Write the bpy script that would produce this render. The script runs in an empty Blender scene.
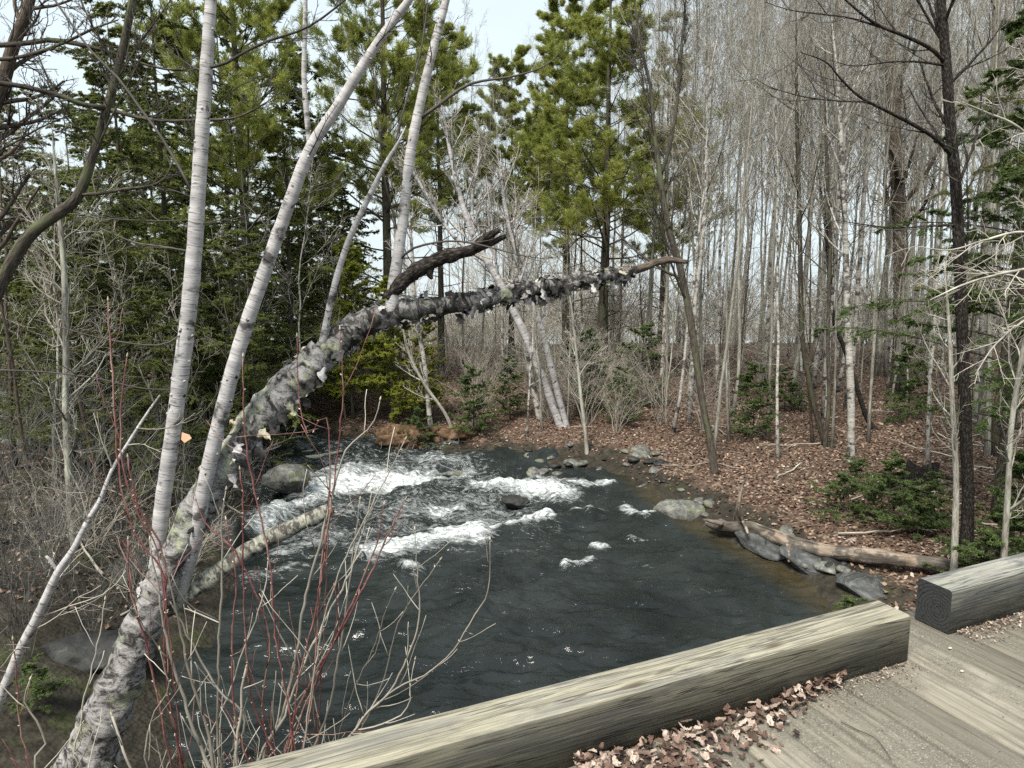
import bpy, math, random
import numpy as np
from mathutils import Vector

# ------------------------------------------------------------------ camera, sky, sun, exposure
sc = bpy.context.scene
COL = sc.collection
CAM_H = 4.7
FPX, HORIZON = 700.0, 280.0
PITCH = math.atan((384 - HORIZON) / FPX)
cd = bpy.data.cameras.new('camera')
cam = bpy.data.objects.new('camera', cd)
COL.objects.link(cam)
cam.location = (0, 0, CAM_H)
cam.rotation_euler = (math.pi / 2 - PITCH, 0, 0)
cd.sensor_width = 36.0
cd.lens = 36.0 * FPX / 1024.0
cd.clip_start, cd.clip_end = 0.05, 3000
sc.camera = cam

SUN_EL, SUN_AZ = 56.0, -150.0          # azimuth from +Y towards +X
w = bpy.data.worlds.new('World')
sc.world = w
w.use_nodes = True
nt = w.node_tree
bg = nt.nodes['Background']
sky = nt.nodes.new('ShaderNodeTexSky')
sky.sky_type = 'NISHITA'
sky.sun_disc = False
sky.sun_elevation = math.radians(SUN_EL)
sky.sun_rotation = math.radians(SUN_AZ)
sky.air_density, sky.dust_density, sky.ozone_density = 1.0, 4.0, 1.0
tcn = nt.nodes.new('ShaderNodeTexCoord')
mp = nt.nodes.new('ShaderNodeMapping')
mp.inputs['Scale'].default_value = (1.5, 1.5, 4.0)
cn = nt.nodes.new('ShaderNodeTexNoise')
cn.inputs['Scale'].default_value = 1.3
cn.inputs['Detail'].default_value = 5
cr = nt.nodes.new('ShaderNodeMapRange')
cr.inputs['From Min'].default_value = 0.3
cr.inputs['From Max'].default_value = 0.62
cr.inputs['To Min'].default_value = 0.78
cr.inputs['To Max'].default_value = 1.0
mx = nt.nodes.new('ShaderNodeMix')
mx.data_type = 'RGBA'
mx.inputs[7].default_value = (3.25, 3.7, 3.85, 1)      # thin high cloud
L = nt.links.new
L(tcn.outputs['Generated'], mp.inputs['Vector'])
L(mp.outputs['Vector'], cn.inputs['Vector'])
L(cn.outputs['Fac'], cr.inputs['Value'])
L(cr.outputs['Result'], mx.inputs[0])
L(sky.outputs['Color'], mx.inputs[6])
L(mx.outputs[2], bg.inputs['Color'])
bg.inputs['Strength'].default_value = 0.14

sd = bpy.data.lights.new('sun', 'SUN')
sd.energy, sd.angle, sd.color = 3.2, math.radians(18), (1.0, 0.95, 0.85)
sun = bpy.data.objects.new('sun', sd)
COL.objects.link(sun)
e, a = math.radians(SUN_EL), math.radians(SUN_AZ)
sun.rotation_euler = Vector((math.sin(a) * math.cos(e), math.cos(a) * math.cos(e), math.sin(e))).to_track_quat('Z', 'Y').to_euler()
sun.location = (-20, -10, 30)

sc.view_settings.view_transform = 'Standard'
sc.view_settings.look = 'None'
sc.view_settings.exposure = 1.0
sc.view_settings.gamma = 1
sc.view_settings.use_curve_mapping = False
sc.cycles.max_bounces = 5
sc.cycles.diffuse_bounces = 3
sc.cycles.glossy_bounces = 3
sc.cycles.transmission_bounces = 3
sc.cycles.use_denoising = False
sc.cycles.sample_clamp_indirect = 2.0
sc.cycles.sample_clamp_direct = 5.0
sc.cycles.caustics_reflective = False
sc.cycles.caustics_refractive = False
sc.cycles.blur_glossy = 1.0

# ------------------------------------------------------------------ numeric helpers
rng = np.random.default_rng(7)
SP, CP = math.sin(PITCH), math.cos(PITCH)


def ray(px, py):
    u, v = (px - 512) / FPX, (384 - py) / FPX
    return np.array([u, CP + SP * v, -SP + CP * v])


def P(px, py, d):
    """the point seen at a photo pixel, d metres ahead of the camera"""
    r = ray(px, py)
    return np.array([0, 0, CAM_H]) + r * (d / r[1])


def PZ(px, py, z=0.0):
    r = ray(px, py)
    return np.array([0, 0, CAM_H]) + r * ((z - CAM_H) / r[2])


def PG(px, py):
    """where a photo pixel meets the terrain"""
    r = ray(px, py)
    r = r / r[1]
    ds = np.arange(3.0, 60.0, 0.05)
    q = np.array([0, 0, CAM_H]) + ds[:, None] * r
    below = q[:, 2] < ground_z(q[:, 0], q[:, 1])
    i = int(np.argmax(below)) if below.any() else len(ds) - 1
    return q[i]


def hash3(i, j, k, seed):
    n = (i * 374761393 + j * 668265263 + k * 2147483647 + seed * 974634541) & 0x7fffffff
    n = (n ^ (n >> 13)) * 1274126177 & 0x7fffffff
    n = (n ^ (n >> 16)) & 0x7fffffff
    return n / float(0x7fffffff)


def vnoise(p, seed=0):
    p = np.asarray(p, float)
    i = np.floor(p).astype(np.int64)
    f = p - i
    f = f * f * (3 - 2 * f)
    out = 0
    for dx in (0, 1):
        for dy in (0, 1):
            for dz in (0, 1):
                wgt = (f[..., 0] if dx else 1 - f[..., 0]) * (f[..., 1] if dy else 1 - f[..., 1]) * (f[..., 2] if dz else 1 - f[..., 2])
                out = out + wgt * hash3(i[..., 0] + dx, i[..., 1] + dy, i[..., 2] + dz, seed)
    return out * 2 - 1


def fbm(p, octv=4, seed=0):
    p = np.asarray(p, float)
    a_, s, o = 0.5, 1.0, 0
    for k in range(octv):
        o = o + a_ * vnoise(p * s + 17.3 * k, seed + k)
        a_ *= 0.5
        s *= 2.03
    return o


def v3(x, y, z=0.0):
    return np.stack([x, y, np.zeros_like(x) + z], -1)


def unit(vv):
    return vv / np.maximum(np.linalg.norm(vv, axis=-1, keepdims=True), 1e-9)


def sstep(e0, e1, x):
    t = np.clip((x - e0) / (e1 - e0), 0, 1)
    return t * t * (3 - 2 * t)


def catmull(c, n):
    """smooth resample of control rows (any columns) into n rows, even in arc length"""
    c = np.asarray(c, float)
    c = np.vstack([2 * c[0] - c[1], c, 2 * c[-1] - c[-2]])
    out = []
    for i in range(1, len(c) - 2):
        t = np.linspace(0, 1, 24, endpoint=False)[:, None]
        p0, p1, p2, p3 = c[i - 1], c[i], c[i + 1], c[i + 2]
        out.append(0.5 * (2 * p1 + (p2 - p0) * t + (2 * p0 - 5 * p1 + 4 * p2 - p3) * t ** 2 + (3 * p1 - p0 - 3 * p2 + p3) * t ** 3))
    out.append(c[-2][None])
    o = np.vstack(out)
    s = np.r_[0, np.cumsum(np.linalg.norm(np.diff(o[:, :3], axis=0), axis=1))]
    q = np.linspace(0, s[-1], n)
    return np.stack([np.interp(q, s, o[:, j]) for j in range(o.shape[1])], 1)


class Geo:
    def __init__(self):
        self.v, self.tc, self.rn, self.f, self.n = [], [], [], [], 0

    def add(self, v, faces, tc=None, rn=None):
        v = np.asarray(v, float).reshape(-1, 3)
        self.v.append(v)
        self.tc.append(v if tc is None else np.asarray(tc).reshape(-1, 3))
        self.rn.append(np.full(len(v), rng.random()) if rn is None else np.broadcast_to(np.asarray(rn, float).ravel(), (len(v),)))
        for fa in (faces if isinstance(faces, (list, tuple)) else [faces]):
            self.f.append(np.asarray(fa, np.int64) + self.n)
        self.n += len(v)
        return self

    def tubes(self, pts, rad, k=5, rough=0.0, rs=9.0, cap=True):
        pts = np.asarray(pts, float)
        rad = np.asarray(rad, float)
        if pts.ndim == 2:
            pts, rad = pts[None], rad[None]
        B, N, _ = pts.shape
        T = unit(np.gradient(pts, axis=1))
        m = unit(T.mean(1))
        ref = np.where(np.abs(m[:, 2:3]) < 0.8, np.array([[0, 0, 1.0]]), np.array([[0.9, 0.43, 0]]))[:, None, :]
        U = unit(np.cross(T, np.broadcast_to(ref, T.shape)))
        V = np.cross(T, U)
        th = np.arange(k) * 2 * np.pi / k
        c, s = np.cos(th), np.sin(th)
        dirs = c[None, None, :, None] * U[:, :, None] + s[None, None, :, None] * V[:, :, None]
        along = np.concatenate([np.zeros((B, 1)), np.cumsum(np.linalg.norm(np.diff(pts, axis=1), axis=2), 1)], 1)
        off = rng.random((B, 3)) * 20
        tc = np.stack([c[None, None] * rad[..., None], s[None, None] * rad[..., None], np.broadcast_to(along[..., None], (B, N, k))], -1)
        tc = tc + off[:, None, None, :]
        R = rad[:, :, None]
        if rough:
            R = R * (1 + rough * fbm(tc * rs, 4, 3)) + 0 * tc[..., 0]
        v = pts[:, :, None] + dirs * (R[..., None])
        base = (np.arange(B) * N * k)[:, None, None]
        i = (np.arange(N - 1) * k)[None, :, None]
        j = np.arange(k)[None, None, :]
        j2 = (j + 1) % k
        q = np.stack([base + i + j, base + i + j2, base + i + k + j2, base + i + k + j], -1).reshape(-1, 4)
        fs = [q]
        if cap:
            fs.append((np.arange(B) * N * k + (N - 1) * k)[:, None] + np.arange(k)[None])
            fs.append((np.arange(B) * N * k)[:, None] + np.arange(k)[::-1][None])
        self.add(v.reshape(-1, 3), fs, tc.reshape(-1, 3), np.repeat(rng.random(B), N * k))
        return self

    def needles(self, Q, D, k, ln, wd, spread, flat=0.0):
        """k thin leaf blades at each point Q around direction D"""
        M = len(Q)
        Q = np.repeat(Q, k, 0)
        D = np.repeat(unit(D), k, 0)
        r = rng.normal(size=Q.shape)
        r[:, 2] *= (1 - flat)
        d = unit(D + spread * unit(r))
        l = ln * (0.7 + 0.6 * rng.random(len(Q)))[:, None]
        s = unit(np.cross(d, rng.normal(size=Q.shape) * np.array([1 - flat, 1 - flat, 1])))
        Q = Q + D * (rng.random(len(Q))[:, None] - .5) * ln
        v = np.stack([Q - s * wd * .5, Q + d * l * .55 - s * wd * .5, Q + d * l, Q + d * l * .45 + s * wd * .6], 1)
        f = np.arange(len(Q) * 4).reshape(-1, 4)
        rn = np.repeat(np.repeat(rng.random(M), k) * .7 + .3 * rng.random(len(Q)), 4)
        self.add(v.reshape(-1, 3), f, None, rn)
        return self

    def moved(self, loc, rz=0.0, s=1.0):
        g = Geo()
        c, n = math.cos(rz), math.sin(rz)
        Rm = np.array([[c, -n, 0], [n, c, 0], [0, 0, 1]])
        g.v = [v @ Rm.T * s + np.asarray(loc) for v in self.v]
        g.tc, g.rn, g.f, g.n = list(self.tc), list(self.rn), list(self.f), self.n
        return g

    def merge(self, o):
        self.v += o.v
        self.tc += o.tc
        self.rn += o.rn
        self.f += [f + self.n for f in o.f]
        self.n += o.n
        return self

    def mesh(self, name, mat, origin=None, smooth=True, extra=None):
        me = bpy.data.meshes.new(name)
        v = np.concatenate(self.v)
        if origin is not None:
            v = v - np.asarray(origin)
        me.vertices.add(len(v))
        me.vertices.foreach_set('co', v.astype(np.float32).ravel())
        idx = np.concatenate([f.ravel() for f in self.f]).astype(np.int32)
        tot = np.concatenate([np.full(len(f), f.shape[1], np.int32) for f in self.f])
        st = np.r_[0, np.cumsum(tot)[:-1]].astype(np.int32)
        me.loops.add(len(idx))
        me.loops.foreach_set('vertex_index', idx)
        me.polygons.add(len(tot))
        me.polygons.foreach_set('loop_start', st)
        me.polygons.foreach_set('use_smooth', np.full(len(tot), smooth))
        at = me.attributes.new('tc', 'FLOAT_VECTOR', 'POINT')
        at.data.foreach_set('vector', np.concatenate(self.tc).astype(np.float32).ravel())
        at = me.attributes.new('rnd', 'FLOAT', 'POINT')
        at.data.foreach_set('value', np.concatenate(self.rn).astype(np.float32))
        for nm, arr in (extra or {}).items():
            at = me.attributes.new(nm, 'FLOAT', 'POINT')
            at.data.foreach_set('value', np.asarray(arr, np.float32))
        me.update(calc_edges=True)
        if mat:
            me.materials.append(mat)
        return me

    def build(self, name, mat, parent=None, origin=None, smooth=True, extra=None):
        o = bpy.data.objects.new(name, self.mesh(name, mat, origin, smooth, extra))
        COL.objects.link(o)
        if parent:
            o.parent = parent
        elif origin is not None:
            o.location = origin
        return o


def tag(o, label=None, cat=None, group=None, kind=None):
    for k, x in (('label', label), ('category', cat), ('group', group), ('kind', kind)):
        if x:
            o[k] = x
    return o


def thing(name, loc, label, cat, group=None, rz=0.0):
    o = bpy.data.objects.new(name, None)
    o.empty_display_size = 0.2
    COL.objects.link(o)
    o.location = loc
    o.rotation_euler[2] = rz
    return tag(o, label, cat, group)


def copy_tree(root, loc, rz, s, label=None, group=None, tilt=(0, 0)):
    r = root.copy()
    COL.objects.link(r)
    r.location = loc
    r.rotation_euler = (tilt[0], tilt[1], rz)
    r.scale = s if hasattr(s, '__len__') else (s, s, s)
    if label:
        r['label'] = label
    if group:
        r['group'] = group
    for ch in list(root.children):
        c = ch.copy()
        COL.objects.link(c)
        c.parent = r
    return r


# ------------------------------------------------------------------ materials
class MB:
    """small node-material builder"""

    def __init__(self, name, rough=0.8, spec=0.3):
        self.m = bpy.data.materials.new(name)
        self.m.use_nodes = True
        self.t = self.m.node_tree
        self.b = self.t.nodes['Principled BSDF']
        self.b.inputs['Roughness'].default_value = rough
        self.b.inputs['Specular IOR Level'].default_value = spec
        self.out = self.t.nodes['Material Output']

    def n(self, ty, **kw):
        x = self.t.nodes.new(ty)
        for k, v in kw.items():
            if hasattr(x, k):
                setattr(x, k, v)
            else:
                x.inputs[k].default_value = v
        return x

    def l(self, a_, b_):
        self.t.links.new(a_, b_)

    def coord(self, attr='tc', scale=(1, 1, 1)):
        if attr == 'object':
            s = self.n('ShaderNodeTexCoord').outputs['Object']
        else:
            s = self.n('ShaderNodeAttribute', attribute_name=attr).outputs['Vector']
        m = self.n('ShaderNodeMapping')
        m.inputs['Scale'].default_value = scale
        self.l(s, m.inputs['Vector'])
        return m.outputs['Vector']

    def fac(self, attr):
        return self.n('ShaderNodeAttribute', attribute_name=attr).outputs['Fac']

    def noise(self, co, scale, detail=4, rough=0.6, dist=0.0):
        x = self.n('ShaderNodeTexNoise')
        x.inputs['Scale'].default_value = scale
        x.inputs['Detail'].default_value = detail
        x.inputs['Roughness'].default_value = rough
        x.inputs['Distortion'].default_value = dist
        self.l(co, x.inputs['Vector'])
        return x.outputs['Fac']

    def voro(self, co, scale, out='Distance', feature='F1'):
        x = self.n('ShaderNodeTexVoronoi')
        x.feature = feature
        x.inputs['Scale'].default_value = scale
        self.l(co, x.inputs['Vector'])
        return x.outputs[out]

    def ramp(self, fac, stops, interp='LINEAR'):
        x = self.n('ShaderNodeValToRGB')
        x.color_ramp.interpolation = interp
        el = x.color_ramp.elements
        while len(el) < len(stops):
            el.new(0.5)
        for e_, (p, c) in zip(el, stops):
            e_.position = p
            e_.color = (c, c, c, 1) if not hasattr(c, '__len__') else (*c, 1)
        self.l(fac, x.inputs['Fac'])
        return x.outputs['Color']

    def mix(self, fac, a_, b_, mode='MIX'):
        x = self.n('ShaderNodeMix', data_type='RGBA', blend_type=mode)
        for i, v in ((0, fac), (6, a_), (7, b_)):
            if hasattr(v, 'is_linked') or hasattr(v, 'links'):
                self.l(v, x.inputs[i])
            elif hasattr(v, '__len__'):
                x.inputs[i].default_value = (*v, 1)
            else:
                x.inputs[i].default_value = v
        return x.outputs[2]

    def math(self, op, a_, b_=None):
        x = self.n('ShaderNodeMath', operation=op)
        for i, v in ((0, a_), (1, b_)):
            if v is None:
                continue
            if hasattr(v, 'links'):
                self.l(v, x.inputs[i])
            else:
                x.inputs[i].default_value = v
        return x.outputs[0]

    def color(self, c):
        self.l(c, self.b.inputs['Base Color'])
        return self

    def bump(self, h, strength=0.4, dist=0.02):
        x = self.n('ShaderNodeBump')
        x.inputs['Strength'].default_value = strength
        x.inputs['Distance'].default_value = dist
        self.l(h, x.inputs['Height'])
        self.l(x.outputs['Normal'], self.b.inputs['Normal'])
        return self


def bark(name, dark, mid, light, furrow=(60, 60, 9), patch=1.2, lichen=None):
    m = MB(name, 0.9, 0.15)
    f = m.noise(m.coord('tc', furrow), 1.0, 5, 0.65)
    p = m.noise(m.coord('tc', (6, 6, patch)), 1.6, 4)
    c = m.ramp(f, [(0.32, dark), (0.5, mid), (0.68, light)])
    if lichen:
        c = m.mix(m.ramp(p, [(0.5, 0.0), (0.62, 1.0)]), c, lichen)
    r = m.fac('rnd')
    c = m.mix(1.0, c, m.ramp(r, [(0, 0.72), (1, 1.12)]), 'MULTIPLY')
    m.color(c).bump(f, 0.6, 0.015)
    return m.m


def birch_bark(name, white, shade, patches=0.5, scale=1.0):
    m = MB(name, 0.75, 0.25)
    lent = m.noise(m.coord('tc', (9, 9, 85)), scale, 3, 0.55)
    big = m.noise(m.coord('tc', (5, 5, 7)), scale, 5, 0.62)
    band = m.noise(m.coord('tc', (1.5, 1.5, 14)), scale, 3, 0.5)
    blot = m.noise(m.coord('tc', (14, 14, 11)), scale, 4, 0.6)
    c = m.mix(m.ramp(band, [(0.35, 0.0), (0.7, 1.0)]), shade, white)
    c = m.mix(m.ramp(lent, [(0.57, 0.0), (0.66, 0.8)]), c, (0.10, 0.085, 0.075))
    c = m.mix(m.ramp(big, [(patches, 0.0), (patches + 0.09, 0.9)]), c, (0.045, 0.04, 0.038))
    c = m.mix(m.ramp(blot, [(0.64, 0.0), (0.69, 1.0)]), c, (0.025, 0.022, 0.02))
    m.color(c).bump(m.mix(0.5, lent, big), 0.5, 0.012)
    return m.m


def mossy_birch(name, shift=0.0, lightest=(0.47, 0.45, 0.45)):
    m = MB(name, 0.85, 0.15)
    co = m.coord('tc', (1, 1, 1))
    a1 = m.noise(m.coord('tc', (5.5, 5.5, 9)), 1.0, 8, 0.76, 0.9)
    a2 = m.noise(m.coord('tc', (22, 22, 40)), 1.0, 4, 0.7)
    a3 = m.noise(co, 5.0, 4, 0.6)
    a4 = m.noise(m.coord('tc', (3.4, 3.4, 3.0)), 1.0, 4, 0.6)
    c = m.ramp(a1, [(0.33 + shift, (0.012, 0.011, 0.011)), (0.44 + shift, (0.055, 0.051, 0.048)), (0.51 + shift, (0.24, 0.23, 0.225)), (0.70 + shift, lightest)])
    c = m.mix(m.ramp(a2, [(0.55, 0.0), (0.66, 0.8)]), c, (0.04, 0.036, 0.034))
    c = m.mix(m.ramp(a3, [(0.55, 0.0), (0.66, 0.7)]), c, (0.37, 0.40, 0.27))
    c = m.mix(m.ramp(a4, [(0.64, 0.0), (0.74, 0.8)]), c, (0.07, 0.085, 0.025))
    m.color(c).bump(m.mix(0.45, a1, a2), 0.9, 0.03)
    return m.m


def needle(name, dark, light, trans=0.35):
    m = MB(name, 0.55, 0.3)
    c = m.ramp(m.fac('rnd'), [(0.0, dark), (0.55, tuple((x + y) / 2 for x, y in zip(dark, light))), (1.0, light)])
    m.color(c)
    tr = m.n('ShaderNodeBsdfTranslucent')
    m.l(c, tr.inputs['Color'])
    ms = m.n('ShaderNodeMixShader')
    ms.inputs[0].default_value = trans
    m.l(m.b.outputs[0], ms.inputs[1])
    m.l(tr.outputs[0], ms.inputs[2])
    m.l(ms.outputs[0], m.out.inputs['Surface'])
    return m.m


def red_shoot(name):
    m = MB(name, 0.55, 0.3)
    k = m.noise(m.coord('tc', (60, 60, 2.2)), 1.0, 4)
    k2 = m.noise(m.coord('tc', (90, 90, 30)), 1.0, 3)
    c = m.ramp(k, [(.36, (0.13, 0.042, 0.045)), (.50, (0.21, 0.085, 0.08)), (.62, (0.30, 0.20, 0.16))])
    m.color(m.mix(1.0, c, m.ramp(k2, [(.35, .6), (.65, 1.2)]), 'MULTIPLY'))
    return m.m


def twig(name, dark, light, rough=0.75):
    m = MB(name, rough, 0.25)
    k = m.noise(m.coord('tc', (30, 30, 6)), 1.0, 3)
    c = m.ramp(m.fac('rnd'), [(0.0, dark), (1.0, light)])
    c = m.mix(1.0, c, m.ramp(k, [(0.3, 0.65), (0.7, 1.15)]), 'MULTIPLY')
    m.color(c)
    return m.m


M = {}
M['grey_bark'] = bark('grey_bark', (0.07, 0.064, 0.055), (0.21, 0.195, 0.165), (0.38, 0.36, 0.31), lichen=(0.40, 0.41, 0.34))
M['pale_bark'] = bark('pale_bark', (0.13, 0.12, 0.10), (0.33, 0.305, 0.26), (0.50, 0.47, 0.42), lichen=(0.50, 0.50, 0.43))
M['brown_bark'] = bark('brown_bark', (0.025, 0.02, 0.016), (0.09, 0.07, 0.055), (0.19, 0.155, 0.125))
M['dark_bark'] = bark('dark_bark', (0.008, 0.007, 0.006), (0.022, 0.018, 0.015), (0.12, 0.105, 0.095), furrow=(70, 70, 22))
M['conifer_bark'] = bark('conifer_bark', (0.02, 0.017, 0.014), (0.07, 0.058, 0.048), (0.15, 0.13, 0.11), lichen=(0.10, 0.11, 0.06))
M['spotted_bark'] = birch_bark('spotted_bark', (0.52, 0.50, 0.46), (0.34, 0.32, 0.29), 0.50, 0.8)
M['birch'] = birch_bark('birch', (0.52, 0.50, 0.50), (0.33, 0.315, 0.315), 0.565)
M['old_birch'] = mossy_birch('old_birch')
M['black_birch'] = mossy_birch('black_birch', .055, (0.34, 0.325, 0.325))
M['grey_twig'] = twig('grey_twig', (0.22, 0.20, 0.165), (0.46, 0.43, 0.375))
M['pale_twig'] = twig('pale_twig', (0.30, 0.27, 0.22), (0.55, 0.51, 0.44))
M['shade_twig'] = twig('shade_twig', (0.05, 0.046, 0.042), (0.20, 0.19, 0.175))  # darker grey twig, the left bank's shade put into its colour
M['dark_twig'] = twig('dark_twig', (0.03, 0.026, 0.023), (0.11, 0.098, 0.088))
M['red_twig'] = red_shoot('red_twig')
M['tan_twig'] = twig('tan_twig', (0.19, 0.17, 0.14), (0.40, 0.37, 0.32))
M['pine'] = needle('pine', (0.16, 0.195, 0.045), (0.45, 0.47, 0.125), .5)
M['hemlock'] = needle('hemlock', (0.085, 0.115, 0.038), (0.30, 0.33, 0.105), .5)
M['bright_needle'] = needle('bright_needle', (0.17, 0.21, 0.035), (0.46, 0.48, 0.09), .5)
M['sapling_needle'] = needle('sapling_needle', (0.05, 0.085, 0.03), (0.19, 0.25, 0.085))
M['bud'] = twig('bud', (0.35, 0.30, 0.2), (0.6, 0.54, 0.42))

# ground
g = MB('leafy_ground', 0.9, 0.15)
co = g.coord('object')
vc = g.voro(co, 19.0, 'Color')
sep = g.n('ShaderNodeSeparateColor')
g.l(vc, sep.inputs[0])
vd = g.voro(co, 19.0, 'Distance')
leafc = g.ramp(sep.outputs[0], [(0.0, (0.05, 0.036, 0.028)), (0.45, (0.145, 0.093, 0.066)), (0.8, (0.25, 0.175, 0.13)), (1.0, (0.38, 0.31, 0.26))])
leafc = g.mix(g.ramp(vd, [(0.25, 0.0), (0.62, 0.65)]), leafc, (0.035, 0.024, 0.018))
big = g.noise(co, 0.9, 4)
leafc = g.mix(g.ramp(big, [(0.45, 0.0), (0.62, 0.6)]), leafc, (0.08, 0.058, 0.045))
soil = g.ramp(g.noise(co, 6.0, 6, 0.7), [(0.3, (0.012, 0.011, 0.009)), (0.6, (0.045, 0.039, 0.03)), (0.75, (0.09, 0.083, 0.07))])
moss = g.noise(co, 1.7, 5, 0.65)
soil = g.mix(g.ramp(moss, [(0.56, 0.0), (0.66, 0.6)]), soil, (0.05, 0.06, 0.02))
wetf = g.math('ADD', g.fac('wet'), g.math('MULTIPLY', g.math('SUBTRACT', g.noise(co, 2.3, 4), 0.5), 1.1))
c = g.mix(g.ramp(wetf, [(0.4, 0.0), (0.6, 1.0)]), leafc, soil)
g.color(c).bump(g.mix(0.5, vd, g.noise(co, 20, 4)), 0.7, 0.05)
M['ground'] = g.m

# water
wa = MB('river_water', 0.05, 0.5)
co = wa.coord('object')
wa.b.inputs['IOR'].default_value = 1.333
foam = wa.fac('foam')
wv = wa.n('ShaderNodeMapping')
wv.inputs['Scale'].default_value = (0.8, 1.9, 1)
wv.inputs['Rotation'].default_value = (0, 0, 0.25)
wa.l(co, wv.inputs['Vector'])
n1 = wa.noise(wv.outputs['Vector'], 3.2, 4, 0.58, 0.6)
n2 = wa.noise(wv.outputs['Vector'], 9.0, 3, 0.55, 0.5)
fn = wa.noise(wv.outputs['Vector'], 4.5, 8, 0.74, 1.8)
fl = wa.math('ADD', foam, wa.math('MULTIPLY', wa.math('SUBTRACT', fn, 0.5), 2.7))
fmask = wa.ramp(fl, [(0.36, 0.0), (0.62, 0.25), (0.84, 0.6), (1.0, 0.95)])
deep = wa.ramp(wa.noise(co, 0.8, 3), [(0.35, (0.009, 0.012, 0.0115)), (0.65, (0.021, 0.026, 0.0255))])
deep = wa.mix(wa.ramp(wa.fac('shallow'), [(0.35, 0.0), (1.0, 0.8)]), deep, (0.05, 0.038, 0.018))
wa.color(wa.mix(fmask, deep, (0.62, 0.655, 0.665)))
rr = wa.n('ShaderNodeMapRange')
wa.l(fmask, rr.inputs['Value'])
rr.inputs['To Min'].default_value = 0.09
rr.inputs['To Max'].default_value = 0.75
wa.l(rr.outputs['Result'], wa.b.inputs['Roughness'])
wa.bump(wa.math('ADD', wa.math('MULTIPLY', n1, 0.5), wa.math('ADD', wa.math('MULTIPLY', n2, 0.25), wa.math('MULTIPLY', fmask, 0.25))), 0.8, 0.08)
M['water'] = wa.m

# weathered timber
def timber(name, base, stain, axis_scale=(1.3, 34, 34)):
    m = MB(name, 0.85, 0.2)
    gr = m.noise(m.coord('tc', axis_scale), 1.0, 7, 0.72, 1.2)
    fine = m.noise(m.coord('tc', (4, 170, 170)), 1.0, 4, 0.7, 0.4)
    st = m.noise(m.coord('tc', (1.6, 9, 9)), 1.0, 6, 0.66, 0.8)
    blot = m.noise(m.coord('tc', (5, 16, 16)), 1.0, 5, 0.7)
    chk = m.noise(m.coord('tc', (0.9, 22, 22)), 1.0, 3, 0.5, 0.8)
    knot = m.voro(m.coord('tc', (2.2, 7, 7)), 1.0)
    c = m.ramp(gr, [(0.33, tuple(x * 0.62 for x in base)), (0.48, base), (0.7, tuple(min(1, x * 1.2) for x in base))])
    c = m.mix(m.ramp(st, [(0.47, 0.0), (0.58, 0.8)]), c, stain)
    c = m.mix(m.ramp(blot, [(0.60, 0.0), (0.70, 0.5)]), c, tuple(x * .45 for x in base))
    c = m.mix(1.0, c, m.ramp(fine, [(0.35, 0.55), (0.6, 1.15)]), 'MULTIPLY')
    c = m.mix(m.ramp(chk, [(0.478, 0.0), (0.494, 0.5), (0.506, 0.5), (0.522, 0.0)]), c, (0.02, 0.018, 0.015))
    c = m.mix(m.ramp(knot, [(0.05, 0.85), (0.16, 0.0)]), c, (0.06, 0.045, 0.03))
    m.color(c).bump(m.math('ADD', m.math('MULTIPLY', fine, .5), m.math('ADD', gr, m.ramp(chk, [(0.48, 1.0), (0.497, 0.0), (0.503, 0.0), (0.52, 1.0)]))), 0.7, 0.006)
    return m


# ------------------------------------------------------------------ terrain
RIVER = np.array([(-0.4, -15), (-0.5, 1), (-1.2, 3.4), (-2.3, 5.2), (-3.5, 6.5), (-4.0, 7.6), (-4.2, 9.8), (-4.7, 11.6), (-5.1, 13.3),
                  (-5.5, 15.0), (-6.3, 16.3), (-9, 17.4), (-14, 18.5), (-26, 19.5), (-26, 24), (-14, 22.8), (-8, 20.8), (-5.5, 19.2), (-3.8, 18.6),
                  (-2.6, 18.5), (-1.6, 17.9), (0.4, 17.2), (2.1, 16.7), (2.7, 15.3), (3.1, 14.1), (3.9, 12.4), (4.5, 10.6),
                  (4.75, 9.4), (5.1, 7.5), (5.4, 5), (6, 1), (6.5, -15)], float)


def river_sd(x, y):
    """signed distance to the river's edge, positive on land"""
    x, y = np.asarray(x, float), np.asarray(y, float)
    d = np.full(x.shape, 1e9)
    ins = np.zeros(x.shape, bool)
    for (x1, y1), (x2, y2) in zip(RIVER, np.roll(RIVER, -1, 0)):
        ex, ey = x2 - x1, y2 - y1
        t = np.clip(((x - x1) * ex + (y - y1) * ey) / (ex * ex + ey * ey), 0, 1)
        d = np.minimum(d, np.hypot(x - x1 - t * ex, y - y1 - t * ey))
        c_ = ((y1 > y) != (y2 > y)) & (x < (x2 - x1) * (y - y1) / (y2 - y1 + 1e-12) + x1)
        ins ^= c_
    return np.where(ins, -d, d)


def ground_z(x, y):
    x, y = np.asarray(x, float), np.asarray(y, float)
    s = river_sd(x, y) + 0.25 * fbm(v3(x * 1.1, y * 1.1), 3, 5)
    p = v3(x, y)
    A = 0.62 + 0.3 * sstep(-2, -6, x)
    sp = np.maximum(s, 0)
    up = A * (1 - np.exp(-sp / 1.1)) + 0.036 * np.minimum(sp, 22) * sstep(-6, 1, x) + 0.022 * np.minimum(sp, 22) * (1 - sstep(-6, 1, x))
    rough = np.minimum(1, sp / 1.0) * (0.28 * fbm(p * 0.45, 4, 11) + 0.10 * fbm(p * 2.2, 3, 12))
    drop = -0.10 * np.maximum(0, y - 36)
    drop = np.maximum(drop, -70.0)
    dn = np.maximum(s, -1.2) * 0.5
    return np.where(s > 0, up + rough + drop, dn) + sstep(2, -1, y) * sstep(2.5, 6, np.abs(x - 2.5)) * 1.6


def axis(parts):
    return np.unique(np.concatenate([np.arange(a_, b_, st) for a_, b_, st in parts]))


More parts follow.
